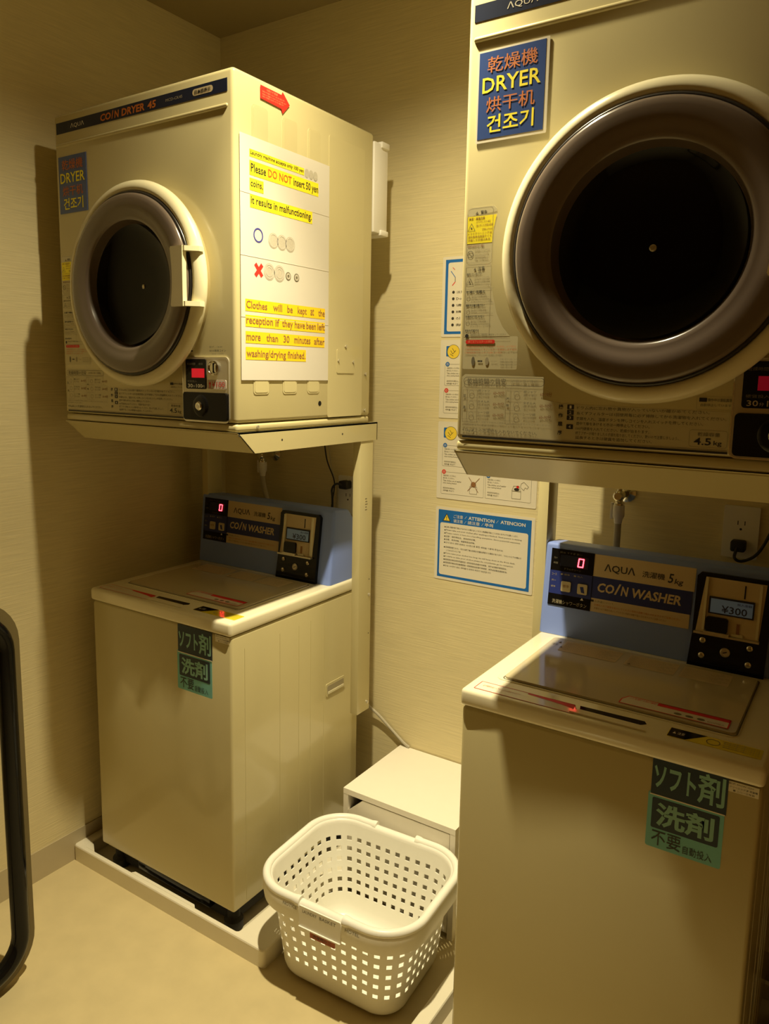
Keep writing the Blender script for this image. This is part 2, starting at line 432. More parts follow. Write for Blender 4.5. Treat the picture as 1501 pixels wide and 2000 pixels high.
    b = MB(F()); b.rslab(0.468, 0.024, 0.6075, 0.088, 0.007, 0.0035, 0.009, 'black', 5)
    b.lathe(0.526, 0.057, [(0.026, 0.009), (0.023, 0.0115), (0.017, 0.0125)], 'black', 32, True)
    lb = b.build('lock_box', cp, 'glossy black lock cover')
    b = MB(F()); b.lathe(0.526, 0.057, [(0.0105, 0.0125), (0.0105, 0.016), (0.008, 0.0185), (0.006, 0.0185)], 'chrome', 24, True)
    b.lathe(0.526, 0.057, [(0.0045, 0.0187), (0.0045, 0.0192)], 'silver', 16, True); b.build('lock', lb, 'round chrome lock')
    # printed labels
    b = MB(F()); e = 0.0006
    b.text('型式 - CK45', 0.548, 0.189, 0.589, 0.1935, e, 'greyp', 0, 0, 1)
    b.text('¥100専用コイン', 0.549, 0.180, 0.600, 0.1855, e, 'dark', 0, 0, 1)
    b.text('30分 100円', 0.556, 0.174, 0.592, 0.1775, e, 'greyp', 0, 0, 1)
    b.build('model_print', t, 'small dark print above the coin slot')
    b = MB(F()); e = 0.0006
    b.rquad(0.010, 0.148, 0.115, 0.205, 0.003, 0.0002, 'labelbg'); 
    b.prism([(0.0105, 0.412), (0.067, 0.417), (0.066, 0.422), (0.061, 0.427), (0.018, 0.427), (0.0125, 0.424)], 0.0, 0.0004, 'labelbg')
    b.quad(0.0105, 0.205, 0.060, 0.412, 0.0003, 'labelbg')
    b.poly([(0.060, 0.205), (0.100, 0.205), (0.085, 0.222), (0.073, 0.245), (0.065, 0.275), (0.060, 0.300)], 0.0003, 'labelbg')
    b.text('▲', 0.026, 0.415, 0.032, 0.420, e, 'greyp', 0, 0, 1); b.text('警告', 0.036, 0.4145, 0.048, 0.421, e, 'dark', 0.03, 0, 1)
    b.poly([(0.0105, 0.366), (0.0600, 0.366), (0.0615, 0.390), (0.0665, 0.412), (0.0105, 0.412)], 0.00045, 'yellow')
    b.text('火災・高温注意', 0.014, 0.4060, 0.044, 0.4105, e, 'brownp', 0.02, 0, 1)
    def tri(u, v, w_):
        h_ = w_ * 0.9
        b.line(u, v, u + w_, v, 0.0006, e, 'greyp'); b.line(u, v, u + w_ / 2, v + h_, 0.0006, e, 'greyp'); b.line(u + w_, v, u + w_ / 2, v + h_, 0.0006, e, 'greyp')
        b.disc(u + w_ / 2, v + h_ * 0.35, w_ * 0.12, e, 'greyp', 8)
    tri(0.012, 0.388, 0.014)
    J = ['必ずお守りください火気', '油の付いた衣類は乾燥', '自然発火のおそれがある', 'ドライクリーニング油', '塗料食用油美容オイル', '付着した衣類は火災']
    for k, (u0, u1, v) in enumerate(((0.028, 0.055, 0.400), (0.028, 0.060, 0.394), (0.040, 0.060, 0.387), (0.013, 0.058, 0.381), (0.013, 0.058, 0.3755), (0.013, 0.056, 0.370))):
        b.text(J[k], u0, v, u1, v + 0.0042, e, 'brownp', 0, 0, 1)
    b.text('火気を近付けない 禁止', 0.013, 0.3595, 0.045, 0.3640, e, 'brownp', 0.02, 0, 1)
    b.annulus(0.0185, 0.348, 0.005, 0.006, e, 'greyp', 20); b.line(0.0145, 0.352, 0.0225, 0.344, 0.0008, e, 'greyp')
    for k, v in enumerate((0.3525, 0.3475, 0.3425, 0.3375)):
        b.text(J[(k + 2) % 6], 0.027, v, 0.056 - 0.003 * (k % 2), v + 0.0036, e, 'paleprint', 0, 0, 1)
    b.frame(0.0105, 0.333, 0.0600, 0.427, 0.007, 0.0005, e, 'paleprint')
    b.frame(0.0105, 0.210, 0.0600, 0.329, 0.002, 0.0005, e, 'paleprint')
    b.text('▲', 0.026, 0.320, 0.031, 0.325, e, 'greyp', 0, 0, 1); b.text('注意', 0.034, 0.3190, 0.047, 0.3265, e, 'dark', 0.03, 0, 1)
    b.text('無理に引っ張らない', 0.013, 0.3120, 0.043, 0.3160, e, 'greyp', 0.02, 0, 1); tri(0.012, 0.296, 0.014)
    for k, v in enumerate((0.3060, 0.3015, 0.2970, 0.2920)):
        b.text(J[k], 0.028, v, 0.057, v + 0.0034, e, 'paleprint', 0, 0, 1)
    for v, s_, n in ((0.283, 'お湯使用禁止', 3), (0.2595, '運転中は扉を開けない', 2), (0.240, '子供だけで使わない', 3)):
        b.line(0.0105, v + 0.005, 0.066, v + 0.005, 0.0005, e, 'paleprint')
        b.text(s_, 0.013, v - 0.002, 0.050, v + 0.0025, e, 'dark', 0.02, 0, 1)
        b.annulus(0.0170, v - 0.0085, 0.0030, 0.0038, e, 'paleprint', 14)
        for k in range(n):
            b.text(J[(k + 1) % 6], 0.023, v - 0.0070 - 0.0042 * k, 0.052 + 0.005 * k, v - 0.0037 - 0.0042 * k, e, 'paleprint', 0, 0, 1)
    b.text('換気を確認する', 0.013, 0.2135, 0.040, 0.2180, e, 'dark', 0.02, 0, 1)
    b.disc(0.0170, 0.2065, 0.0035, e, 'dark', 14)
    b.text('換気扇を回し排気筒の確認をしてください', 0.024, 0.2065, 0.092, 0.2100, e, 'greyp', 0, 0, 1)
    b.line(0.0105, 0.2010, 0.100, 0.2010, 0.0005, e, 'paleprint')
    b.rquad(0.0150, 0.1925, 0.072, 0.1995, 0.003, e, 'red'); b.text('綿ごみフィルターの掃除', 0.020, 0.1938, 0.067, 0.1985, e * 1.5, 'salmon', 0, 0, 1)
    for k, u1 in enumerate((0.112, 0.114, 0.086)):
        b.text('ご使用後毎回糸くずフィルターを掃除し必ず取付', 0.013, 0.1855 - 0.0052 * k, u1, 0.1892 - 0.0052 * k, e, 'salmon', 0, 0, 1)
    b.disc(0.031, 0.162, 0.0035, e, 'greyp', 14, 0.008); b.text('➡', 0.040, 0.1605, 0.049, 0.1635, e, 'dark', 0, 0, 1); b.disc(0.058, 0.162, 0.0035, e, 'paleprint', 14, 0.007)
    b.text('目詰まり乾燥不良', 0.066, 0.1605, 0.078, 0.1630, e, 'paleprint', 0, 0, 1)
    for k in range(3): b.text('衣類の乾きが悪くなります', 0.083, 0.1640 - 0.0045 * k, 0.122, 0.1670 - 0.0045 * k, e, 'paleprint', 0, 0, 1)
    b.build('warning_label', t, 'tall warning label with a yellow field beside the door')
    b = MB(F()); e = 0.0006
    b.poly([(0.010, 0.030), (0.460, 0.0305), (0.460, 0.088), (0.200, 0.092), (0.165, 0.098), (0.165, 0.136), (0.016, 0.139), (0.010, 0.134)], 0.0002, 'labelbg')
    b.frame(0.0135, 0.1195, 0.167, 0.1340, 0.007, 0.0008, e, 'greyp')
    b.text('乾燥時間の目安', 0.021, 0.1215, 0.096, 0.1320, e, 'greyp', 0.01, 0, 1); b.text('(衣類の量と種類)', 0.105, 0.1235, 0.156, 0.1300, e, 'paleprint', 0, 0, 1)
    for u in (0.012, 0.021, 0.041, 0.096, 0.105): b.line(u, 0.058, u, 0.116, 0.0005, e, 'paleprint')
    for v in (0.058, 0.077, 0.097, 0.116):
        b.line(0.012, v, 0.041, v, 0.0005, e, 'paleprint'); b.line(0.096, v, 0.126, v, 0.0005, e, 'paleprint')
    W1 = ['綿シャツ', 'タオル大', 'シーツ綿']
    for c, (u0, u1, u2) in enumerate(((0.043, 0.066, 0.073), (0.130, 0.153, 0.160))):
        for r in range(3):
            v = 0.1075 - 0.0195 * r
            b.text(W1[r], u0, v, u1, v + 0.005, e, 'greyp', 0, 0, 1); b.text('約三十分間', u0, v - 0.006, u1 - 0.002, v - 0.0015, e, 'paleprint', 0, 0, 1)
            b.text('60~90分', u2, v - 0.005, u2 + 0.021, v + 0.003, e, 'brownp', 0.01, 0, 1)
            b.annulus(u0 - 0.013, v - 0.002, 0.0045, 0.0053, e, 'paleprint', 10)
    b.text('普', 0.0140, 0.098, 0.0190, 0.103, e, 'greyp', 0.02, 0, 1); b.text('通', 0.0140, 0.077, 0.0190, 0.082, e, 'greyp', 0.02, 0, 1)
    b.text('大', 0.0985, 0.095, 0.1035, 0.100, e, 'greyp', 0.02, 0, 1); b.text('物', 0.0985, 0.083, 0.1035, 0.088, e, 'greyp', 0.02, 0, 1)
    b.text('※時間はおよその目安です脱水の状態により異なりますのでご了承ください', 0.013, 0.0520, 0.180, 0.0555, e, 'paleprint', 0, 0, 1)
    b.text('途中追加のときは扉を', 0.013, 0.0465, 0.075, 0.0498, e, 'paleprint', 0, 0, 1)
    b.text('4.5kg以上の洗濯物を入れないでください。', 0.014, 0.0345, 0.158, 0.0420, e, 'greyp', 0, 0, 1)
    for ch, v in (('操', 0.083), ('作', 0.0685), ('順', 0.054), ('序', 0.0395)):
        b.text(ch, 0.194, v, 0.202, v + 0.0075, e, 'dark', 0.02, 0, 1)
    for ch, v in (('1', 0.0835), ('2', 0.0745), ('3', 0.0655), ('4', 0.0505)):
        b.rquad(0.209, v - 0.0005, 0.2205, v + 0.0075, 0.001, e, 'dark'); b.text(ch, 0.213, v + 0.0010, 0.2165, v + 0.006, e * 1.5, 'film', 0, 0, 1)
    L = [('ドラム内に忘れ物や異物が入っていないか確かめてください。', 0.432, 0.0845), ('糸くずフィルターは1回使用毎に必ず掃除してから洗濯物を入れてください。', 0.456, 0.0755),
         ('衣類を入れ、温度ボタンを押しコインを入れスイッチを押してください。', 0.424, 0.0665), ('途中で扉をあけるときは一時停止してください。', 0.345, 0.0585),
         ('100円硬貨を入れてください。乾燥が始まります。', 0.345, 0.0500), ('終了ブザーが鳴りましたら衣類を取り出してください、熱いので注意しましょう。', 0.390, 0.0425), ('延長するときは硬貨を追加してください。', 0.350, 0.0350)]
    for s_, u1, v in L: b.text(s_, 0.2255, v - 0.001, u1, v + 0.0045, e, 'greyp', 0.005, 0, 1)
    b.frame(0.412, 0.0905, 0.469, 0.1110, 0.0015, 0.0004, e, 'paleprint'); b.quad(0.4155, 0.1025, 0.4265, 0.1085, e, 'dark')
    b.text('操作中は運転異常で', 0.4275, 0.1030, 0.466, 0.1080, e, 'greyp', 0.01, 0, 1); b.text('自動停止しています。', 0.4180, 0.0955, 0.463, 0.1000, e, 'greyp', 0.01, 0, 1)
    b.frame(0.405, 0.0330, 0.4595, 0.0595, 0.004, 0.0005, e, 'paleprint')
    b.text('乾燥容量', 0.417, 0.0500, 0.449, 0.0560, e, 'greyp', 0.01, 0, 1); b.text('4.5', 0.412, 0.0365, 0.437, 0.0475, e, 'dark', 0.015); b.text('kg', 0.4405, 0.0350, 0.4520, 0.0440, e, 'dark', 0.01)
    b.quad(0.014, 0.0290, 0.460, 0.0305, e, 'paleprint'); b.quad(0.014, 0.0245, 0.461, 0.0280, e, 'dark')
    b.build('instruction_label', t, 'wide instruction label of small print over a dark double line')
    return t

D1O = (0.1043, -0.709, 1.3594); D2O = (1.2935, -0.720, 1.3594)
make_dryer('coin_dryer', 'cream coin dryer on the left with printed notices on its flank, above the farther washer', *D1O, True)
make_dryer('coin_dryer', 'cream coin dryer at the right, nearest the camera, above the nearer washer', *D2O, False)

# laminated DRYER signs
def dryer_sign(label, ox, oy, oz, u0, v0, u1, v1, skew, film):
    b = MB(front(0.0008))
    w, h = u1 - u0, v1 - v0
    if film: b.rslab(u0 - 0.003, v0 - 0.006, u1 + 0.006, v1 + 0.003, 0.002, 0.0, 0.0007, 'film')
    b.slab(u0, v0, u1, v1, 0.0, 0.0010, 'signblue'); e = 0.0014
    b.text('乾燥機', u0 + w * 0.13, v0 + h * 0.755, u0 + w * 0.88, v0 + h * 0.935, e, 'orangep', 0.012)
    b.text('DRYER', u0 + w * 0.06, v0 + h * 0.530, u0 + w * 0.94, v0 + h * 0.705, e, 'yellow', 0.012)
    b.text('烘干机', u0 + w * 0.13, v0 + h * 0.300, u0 + w * 0.86, v0 + h * 0.475, e, 'orangep', 0.012)
    b.text('건조기', u0 + w * 0.15, v0 + h * 0.060, u0 + w * 0.86, v0 + h * 0.265, e, 'yellow', 0.015)
    return tag(b.build('dryer_sign', None, None, (ox, oy, oz)), label, 'sign', 'blue DRYER signs in four languages')
dryer_sign('small blue DRYER sign stuck on the left dryer above its door', *D1O, 0.0165, 0.533, 0.129, 0.6725, 0, False)
dryer_sign('blue DRYER sign in a clear sleeve on the right dryer beside its door', *D2O, 0.0245, 0.538, 0.143, 0.677, 0, True)

# paper notice and red arrow on the left dryer's flank
S = side(DW + 0.0022)
b = MB(S); b.slab(0.015, 0.118, 0.337, 0.648, 0.0, 0.0006, 'paper'); e = 0.0010; g = 0.0014
for fz in (0.392, 0.258, 0.526): b.slab(0.015, fz, 0.337, fz + 0.0009, 0.0005, 0.0011, 'paper')
b.quad(0.045, 0.6045, 0.236, 0.6205, e, 'yellow'); b.text('Laundry machine accepts only 100 yen', 0.048, 0.6075, 0.233, 0.6180, g, 'dark', 0.012)
for k in range(3): b.disc(0.246 + 0.0165 * k, 0.6115, 0.0085, e + 0.0002 * k, 'coin', 20, 0.0105)
b.quad(0.045, 0.566, 0.292, 0.597, e, 'yellow')
b.text('Please', 0.049, 0.5735, 0.099, 0.5915, g, 'dark', 0.012); b.text('DO NOT', 0.106, 0.5735, 0.189, 0.5915, g, 'orangep', 0.02)
b.text('insert 50 yen', 0.196, 0.5685, 0.290, 0.5915, g, 'dark', 0.012)
b.quad(0.045, 0.534, 0.091, 0.560, e, 'yellow'); b.text('coins,', 0.048, 0.540, 0.088, 0.556, g, 'dark', 0.012)
b.quad(0.046, 0.4975, 0.268, 0.527, e, 'yellow'); b.text('it results in malfunctioning.', 0.049, 0.5010, 0.265, 0.5225, g, 'dark', 0.012)
b.annulus(0.0725, 0.441, 0.0125, 0.0160, e, 'ring_blue', 32)
for u in (0.124, 0.154, 0.184): b.disc(u, 0.437, 0.0175, e, 'coin', 24); b.annulus(u, 0.437, 0.0135, 0.0147, g, 'paper', 24)
for a in (1, -1): b.line(0.0735 - 0.0115, 0.365 - 0.013 * a, 0.0735 + 0.0115, 0.365 + 0.013 * a, 0.0095, e + 0.0001 * a, 'red')
for u, r, m_ in ((0.1095, 0.019, 'coin'), (0.145, 0.019, 'coin')): b.disc(u, 0.3655, r, e, m_, 24); b.annulus(u, 0.3655, r - 0.004, r - 0.003, g, 'paper', 24); b.annulus(u, 0.3655, r - 0.009, r - 0.008, g, 'paper', 24)
for u in (0.177, 0.208): b.disc(u, 0.3630, 0.0098, e, 'greyp', 20); b.annulus(u, 0.3630, 0.0035, 0.0075, g, 'coin', 20)
Y = [((0.0285, 0.2720, 0.3215, 0.2985), [('Clothes', 0.031, 0.101), ('will', 0.122, 0.154), ('be', 0.173, 0.193), ('kept', 0.212, 0.247), ('at', 0.262, 0.276), ('the', 0.294, 0.320)]),
     ((0.0285, 0.2375, 0.3215, 0.2635), [('reception', 0.031, 0.121), ('if', 0.130, 0.144), ('they', 0.154, 0.194), ('have', 0.201, 0.240), ('been', 0.246, 0.284), ('left', 0.291, 0.321)]),
     ((0.0285, 0.2010, 0.3205, 0.2275), [('more', 0.031, 0.078), ('than', 0.098, 0.139), ('30', 0.159, 0.181), ('minutes', 0.199, 0.262), ('after', 0.277, 0.320)]),
     ((0.0285, 0.1640, 0.2450, 0.1925), [('washing/drying', 0.031, 0.168), ('finished.', 0.174, 0.242)])]
for (u0, v0, u1, v1), ws in Y:
    b.quad(u0, v0, u1, v1, e, 'amber')
    for s_, a0, a1 in ws:
        dz = 0.006 if any(c in s_ for c in 'pgy') else 0.0
        h_ = 0.0170 if any(c in s_ for c in 'lhkbtdf3') else 0.0125
        b.text(s_, a0, v0 + 0.0062 - dz * 0.8, a1, v0 + 0.0062 + h_, g, 'brownp', 0.012)
tag(b.build('paper_notice', None, None, D1O), 'white paper notice with yellow-highlighted English lines taped to the left dryer flank', 'notice')
b = MB(S)
b.prism([(0.083, 0.763), (0.154, 0.7620), (0.158, 0.7695), (0.183, 0.7475), (0.158, 0.7225), (0.153, 0.7320), (0.083, 0.735)], 0.0, 0.0005, 'red')
for k, (a0, a1, v) in enumerate(((0.103, 0.140, 0.7550), (0.088, 0.164, 0.7495), (0.088, 0.170, 0.7440), (0.088, 0.160, 0.7390))):
    b.text('お知らせ 乾燥フィルターはこちら側にあります'[:7 if k == 0 else 20], a0, v, a1, v + (0.0052 if k == 0 else 0.0036), 0.0008, 'salmon', 0.01, 0, 1)
tag(b.build('arrow_sticker', None, None, D1O), 'red arrow sticker pointing right, high on the left dryer flank', 'sticker')

# ------------------------------------------------------------------ dryer stands
def make_stand(label, ox, oy, oz, lp):
    t = thing('dryer_stand', label, 'stand', (ox, oy, oz - 0.0515), 0, 'cream steel dryer stands')
    H = 0.0508; W = DW + 0.002; ye = 0.576
    b = MB()
    def p(vs, fs): b.add([(x, y, z) for x, y, z in vs], fs, 'ivory')
    # shelf: sloped front apron, two side aprons, top plate, folded sheet of some thickness
    th = 0.003
    yb = 0.056
    p([(-0.002, 0, H), (W, 0, H), (W - 0.0, yb, 0), (-0.002, yb, 0), (-0.002, th, H), (W, th, H), (W, yb + th, 0), (-0.002, yb + th, 0)],
      [(0, 1, 2, 3), (7, 6, 5, 4), (0, 4, 5, 1), (3, 2, 6, 7), (1, 5, 6, 2), (0, 3, 7, 4)])
    for x0, x1 in ((-0.002, 0.001), (W - 0.003, W)):
        b.add([(x0, 0.0, H), (x0, yb, 0), (x0, ye, 0), (x0, ye, H), (x1, 0.0, H), (x1, yb, 0), (x1, ye, 0), (x1, ye, H)],
              [(3, 2, 1, 0), (4, 5, 6, 7), (0, 1, 5, 4), (1, 2, 6, 5), (2, 3, 7, 6), (3, 0, 4, 7)], 'ivory')
    b.slab(-0.002, 0.002, W, ye, H - 0.004, H, 'ivory')
    b.slab(-0.002, ye - 0.003, W, ye, 0.0, H, 'ivory')
    b.build('shelf', t, smooth=False)
    for i, x0 in enumerate((lp, W - 0.028)):
        b = MB(); b.rbox(x0, x0 + 0.026, 0.496, 0.559, 0.494 - (oz - 0.0515), H - 0.005, 0.0015, 'ivory', 2)
        po = b.build('post', t)
        if i:
            for v, k in ((0.905, 0), (0.740, 0), (0.858, 1), (0.524, 1)):
                z = v + 0.494 - (oz - 0.0515) - 0.50
                b = MB(side(W - 0.002))
                if k: b.lathe(0.548, z, [(0.005, 0), (0.005, 0.002), (0.003, 0.004)], 'silver', 12, True)
                else: b.disc(0.548, z, 0.0022, 0.0003, 'dark', 10)
                b.build('bolt' if k else 'bolt_hole', po)
            b = MB(side(W - 0.002)); z = 1.140 - (oz - 0.0515)
            for q in range(5): b.slab(0.522 + 0.0015 * (q % 2), z - 0.008 * q, 0.530 + 0.002 * (q % 3), z - 0.008 * q + 0.0022, 0, 0.0003, 'greyp')
            b.build('stamp_print', po)
    for s_, z in ((0.155, 0.026), (0.405, 0.026), (0.006, 0.044)):
        b = MB(side(W)); b.disc(s_, z, 0.0028, 0.0003, 'dark', 10); b.build('bolt_hole', t)
    return t
make_stand('cream steel shelf stand holding the left dryer above the farther washer', *D1O, 0.0)
make_stand('cream steel shelf stand under the right dryer', *D2O, -0.026)

# ------------------------------------------------------------------ coin washers
WW, WD = 0.543, 0.560
TY0, TZ0, TY1, TZ1 = 0.413, 0.879, 0.436, 1.100
TL = math.hypot(TY1 - TY0, TZ1 - TZ0)
def tilt(u, v, o):
    a = v / TL
    return (u, TY0 + (TY1 - TY0) * a - o * (TZ1 - TZ0) / TL, TZ0 + (TZ1 - TZ0) * a + o * (TY1 - TY0) / TL)
SEG = {'0': 'abcdef'}
def make_washer(label, ox, oy, us, vs_, tw):
    t = thing('coin_washer', label, 'washing machine', (ox, oy, 0.0), 0, 'top-loading coin washers')
    b = MB(); b.rbox(0, WW, 0, WD, 0.0856, 0.8405, 0.007, 'ivory', 3); body = b.build('body', t)
    b = MB(side(WW))
    for s_ in (0.048, 0.185, 0.266, 0.319, 0.382): b.slab(s_, 0.10, s_ + 0.0016, 0.80, 0, 0.0008, 'ivory')
    b.build('side_ribs', body)
    b = MB(side(WW)); b.rslab(0.392, 0.545, 0.486, 0.585, 0.006, 0, 0.002, 'ivory'); b.rslab(0.398, 0.552, 0.480, 0.578, 0.005, 0.002, 0.0024, 'paleprint')
    b.slab(0.400, 0.553, 0.478, 0.560, 0.0024, 0.004, 'cream'); b.build('hand_grip', body)
    b = MB(); b.rbox(0.03, WW - 0.03, 0.03, WD - 0.03, 0.03, 0.086, 0.004, 'blackmat', 2)
    b.rbox(0.15, WW - 0.10, 0.010, 0.04, 0.052, 0.0850, 0.004, 'black', 2); b.build('plinth', t, 'black plinth')
    for x, y in ((0.045, 0.035), (WW - 0.035, 0.035), (0.045, WD - 0.04), (WW - 0.04, WD - 0.04)):
        b = MB(); b.lathe(x, y, [(0.019, 0.0135), (0.026, 0.016), (0.026, 0.038), (0.018, 0.048), (0.016, 0.0856)], 'blackmat', 20, True); b.build('foot', t, 'round black foot')
    # top cover and lid
    b = MB(); b.rbox(-0.003, WW + 0.003, -0.006, WD + 0.002, 0.8425, 0.879, 0.009, 'coverwhite', 4); tc = b.build('top_cover', t)
    b = MB(topp(0.879))
    b.rslab(0.033, 0.079, 0.490, 0.394, 0.018, 0.0, 0.0014, 'coverwhite', 5)
    b.frame(0.046, 0.084, 0.489, 0.386, 0.010, 0.003, 0.0017, 'greyp', 4)
    lid = MB(topp(0.8805)); lid.rslab(0.0495, 0.088, 0.4850, 0.3825, 0.010, 0.0, 0.0042, 'lid', 4)
    b.build('lid_surround', tc)
    lo_ = lid.build('lid', t, 'glossy beige lid')
    b = MB(topp(0.8794)); b.poly([(0.222, 0.052), (0.228, 0.030), (0.330, 0.030), (0.346, 0.046), (0.340, 0.056)], 0.0, 'black')
    b.build('finger_slot', tc, 'dark finger slot in front of the lid')
    b = MB(topp(0.8795)); b.prism([(0.214, 0.012), (0.352, 0.012), (0.340, 0.030), (0.226, 0.030)], 0.0, 0.003, 'coverwhite'); b.build('slot_lip', tc)
    b = MB(topp(0.8853)); e = 0.0003
    for u0, u1 in ((0.085, 0.215), (0.232, 0.335), (0.345, 0.440)):
        b.rquad(u0, 0.300, u1, 0.368, 0.003, 0.0, 'beige')
        for k in range(8): b.text('洗濯物はよくほぐして入れてください故障の原因', u0 + 0.004, 0.358 - 0.0072 * k, u1 - 0.004 - 0.01 * (k % 3), 0.3625 - 0.0072 * k, e, 'paleprint', 0, 0, 1)
    for u, v in ((0.070, 0.348), (0.082, 0.318), (0.238, 0.305)): b.text('▲', u, v, u + 0.008, v + 0.010, e, 'greyp', 0, 0, 1)
    b.text('注意', 0.060, 0.330, 0.074, 0.340, e, 'greyp', 0, 0, 1)
    # red bordered sticker on the lid
    P_ = [(0.281, 0.118), (0.290, 0.137), (0.471, 0.137), (0.471, 0.098), (0.281, 0.098)]
    b.prism(P_, 0.0, 0.0004, 'film')
    for i in range(5): b.line(*P_[i], *P_[(i + 1) % 5], 0.0022, 0.0007, 'red')
    b.poly([(0.345, 0.124), (0.471, 0.124), (0.471, 0.138), (0.345, 0.138)], 0.0007, 'red')
    b.text('ふたを開ける前に確認', 0.292, 0.126, 0.342, 0.134, 0.0006, 'red', 0, 0, 1)
    for u in (0.385, 0.405, 0.425): b.disc(u, 0.109, 0.007, 0.0007, 'greyp', 14, 0.005)
    b.text('¥300円投入', 0.436, 0.103, 0.465, 0.111, 0.0007, 'brownp', 0, 0, 1)
    b.build('lid_labels', lo_, 'grey care text and a red bordered sticker')
    b = MB(topp(0.8793)); e = 0.0006
    P_ = [(0.020, 0.010), (0.222, 0.010), (0.224, 0.026), (0.212, 0.049), (0.020, 0.049)]
    b.prism(P_, 0.0, 0.0003, 'film')
    for i in range(5): b.line(*P_[i], *P_[(i + 1) % 5], 0.0014, e, 'red')
    b.poly([(0.120, 0.043), (0.190, 0.036), (0.216, 0.030), (0.214, 0.049), (0.120, 0.049)], e, 'red')
    b.text('必ず硬貨を投入してからふたを閉めてください', 0.030, 0.028, 0.110, 0.036, e, 'salmon', 0, 0, 1)
    b.build('front_label', tc, 'long red bordered sticker left of the finger slot')
    b = MB(topp(0.8793))
    b.rslab(0.385, 0.022, 0.534, 0.060, 0.003, 0.0, 0.0003, 'glossyellow'); b.poly([(0.386, 0.023), (0.415, 0.023), (0.446, 0.059), (0.386, 0.059)], 0.0005, 'black')
    b.text('▲ 注意', 0.392, 0.036, 0.412, 0.046, 0.0008, 'film', 0, 0, 1)
    b.annulus(0.458, 0.041, 0.010, 0.0112, 0.0008, 'greyp'); 
    for k in range(4): b.text('脱水時は衣類を均等に入れること', 0.474, 0.051 - 0.0072 * k, 0.530, 0.0555 - 0.0072 * k, 0.0008, 'greyp', 0, 0, 1)
    b.build('caution_sticker', tc, 'yellow and black caution sticker')
    # blue control box
    bm = bmesh.new()
    X0, X1 = -0.004, 0.538
    pr = [(TY0, TZ0 + 0.0005), (TY1, TZ1), (TY1 + 0.075, TZ1 - 0.006), (0.547, TZ1 - 0.05), (0.547, TZ0 + 0.0005)]
    vs2 = [bm.verts.new((x, y, z)) for x in (X0, X1) for y, z in pr]
    n = len(pr)
    bm.faces.new([vs2[i] for i in range(n)]); bm.faces.new([vs2[n + i] for i in reversed(range(n))])
    for i in range(n): bm.faces.new([vs2[i], vs2[n + i], vs2[n + (i + 1) % n], vs2[(i + 1) % n]])
    bmesh.ops.recalc_face_normals(bm, faces=bm.faces[:])
    es = [e_ for e_ in bm.edges if max(v.co.z for v in e_.verts) > TZ0 + 0.02]
    bmesh.ops.bevel(bm, geom=es, offset=0.009, segments=4, profile=0.5, affect='EDGES')
    b = MB(); b.bm(bm, 'panelblue'); cb = b.build('control_box', t, 'blue control box at the back')
    b = MB(tilt); b.slab(0.013, 0.072, 0.117, 0.209, 0.0, 0.002, 'black'); e = 0.0024
    b.quad(0.036, 0.169, 0.104, 0.196, e - 0.0002, 'navy')
    for s_, u0, v0, u1, v1 in (('残り', 0.020, 0.184, 0.028, 0.189), ('時間', 0.020, 0.172, 0.030, 0.177), ('脱水 すすぎ 洗い', 0.034, 0.199, 0.088, 0.2035), ('ドラムクリーン', 0.048, 0.161, 0.088, 0.1655)):
        b.text(s_, u0, v0, u1, v1, e, 'greyp', 0, 0, 1)
    b.quad(0.014, 0.100, 0.116, 0.156, e - 0.0003, 'blueband')
    for s_, u0, v0, u1, v1 in (('コース', 0.018, 0.144, 0.030, 0.1495), ('洗い', 0.018, 0.130, 0.029, 0.1345), ('標準', 0.018, 0.115, 0.029, 0.1195), ('■ 標準', 0.040, 0.147, 0.062, 0.1515), ('■ 念入', 0.072, 0.147, 0.094, 0.1515)):
        b.text(s_, u0, v0, u1, v1, e, 'paleprint', 0, 0, 1)
    b.text('洗濯機シャワーボタン', 0.024, 0.077, 0.108, 0.087, e, 'paleprint', 0, 0, 1); b.text('▲', 0.092, 0.094, 0.1, 0.1, e, 'film', 0, 0, 1)
    pnl = b.build('display_panel', cb, 'black display panel')
    b = MB(tilt); dx = 0.0800; dz = 0.1725; w_, h_, q = 0.0115, 0.019, 0.0026
    sh = 0.0015
    for a0, c0, a1, c1 in ((0, 0, w_, 0), (0, h_, w_, h_), (0, 0, 0, h_ / 2), (0, h_ / 2, 0, h_), (w_, 0, w_, h_ / 2), (w_, h_ / 2, w_, h_)):
        k0, k1 = sh * c0 / h_, sh * c1 / h_
        b.line(dx + a0 + k0 - (q / 3 if a1 > a0 else 0), dz + c0, dx + a1 + k1 + (q / 3 if a1 > a0 else 0), dz + c1, q, 0.0035 + 0.0001, 'led')
    b.build('digit', cb, 'glowing red number 0')
    for u0, ic in ((0.0435, 'q'), (0.0835, 'w')):
        b = MB(tilt); b.rslab(u0, 0.1085, u0 + 0.0235, 0.1330, 0.003, 0.002, 0.005, 'button')
        if ic == 'q': b.text('標準', u0 + 0.004, 0.118, u0 + 0.020, 0.125, 0.0053, 'brownp', 0, 0, 1)
        else: b.prism([(u0 + 0.006, 0.126), (u0 + 0.014, 0.127), (u0 + 0.018, 0.112), (u0 + 0.010, 0.113)], 0.005, 0.0053, 'blueband')
        b.build('button', cb, 'square beige button')
    b = MB(tilt); b.slab(0.117, 0.1565, 0.341, 0.2085, 0, 0.0012, 'beige'); b.slab(0.114, 0.105, 0.338, 0.1565, 0, 0.0012, 'blueband'); b.slab(0.113, 0.073, 0.336, 0.105, 0, 0.0012, 'beige'); e = 0.0016
    b.text('ΛQUΛ', 0.142, 0.1690, 0.212, 0.1890, e, 'dark', 0.012); b.text('洗濯機', 0.228, 0.1720, 0.277, 0.1860, e, 'dark', 0.03)
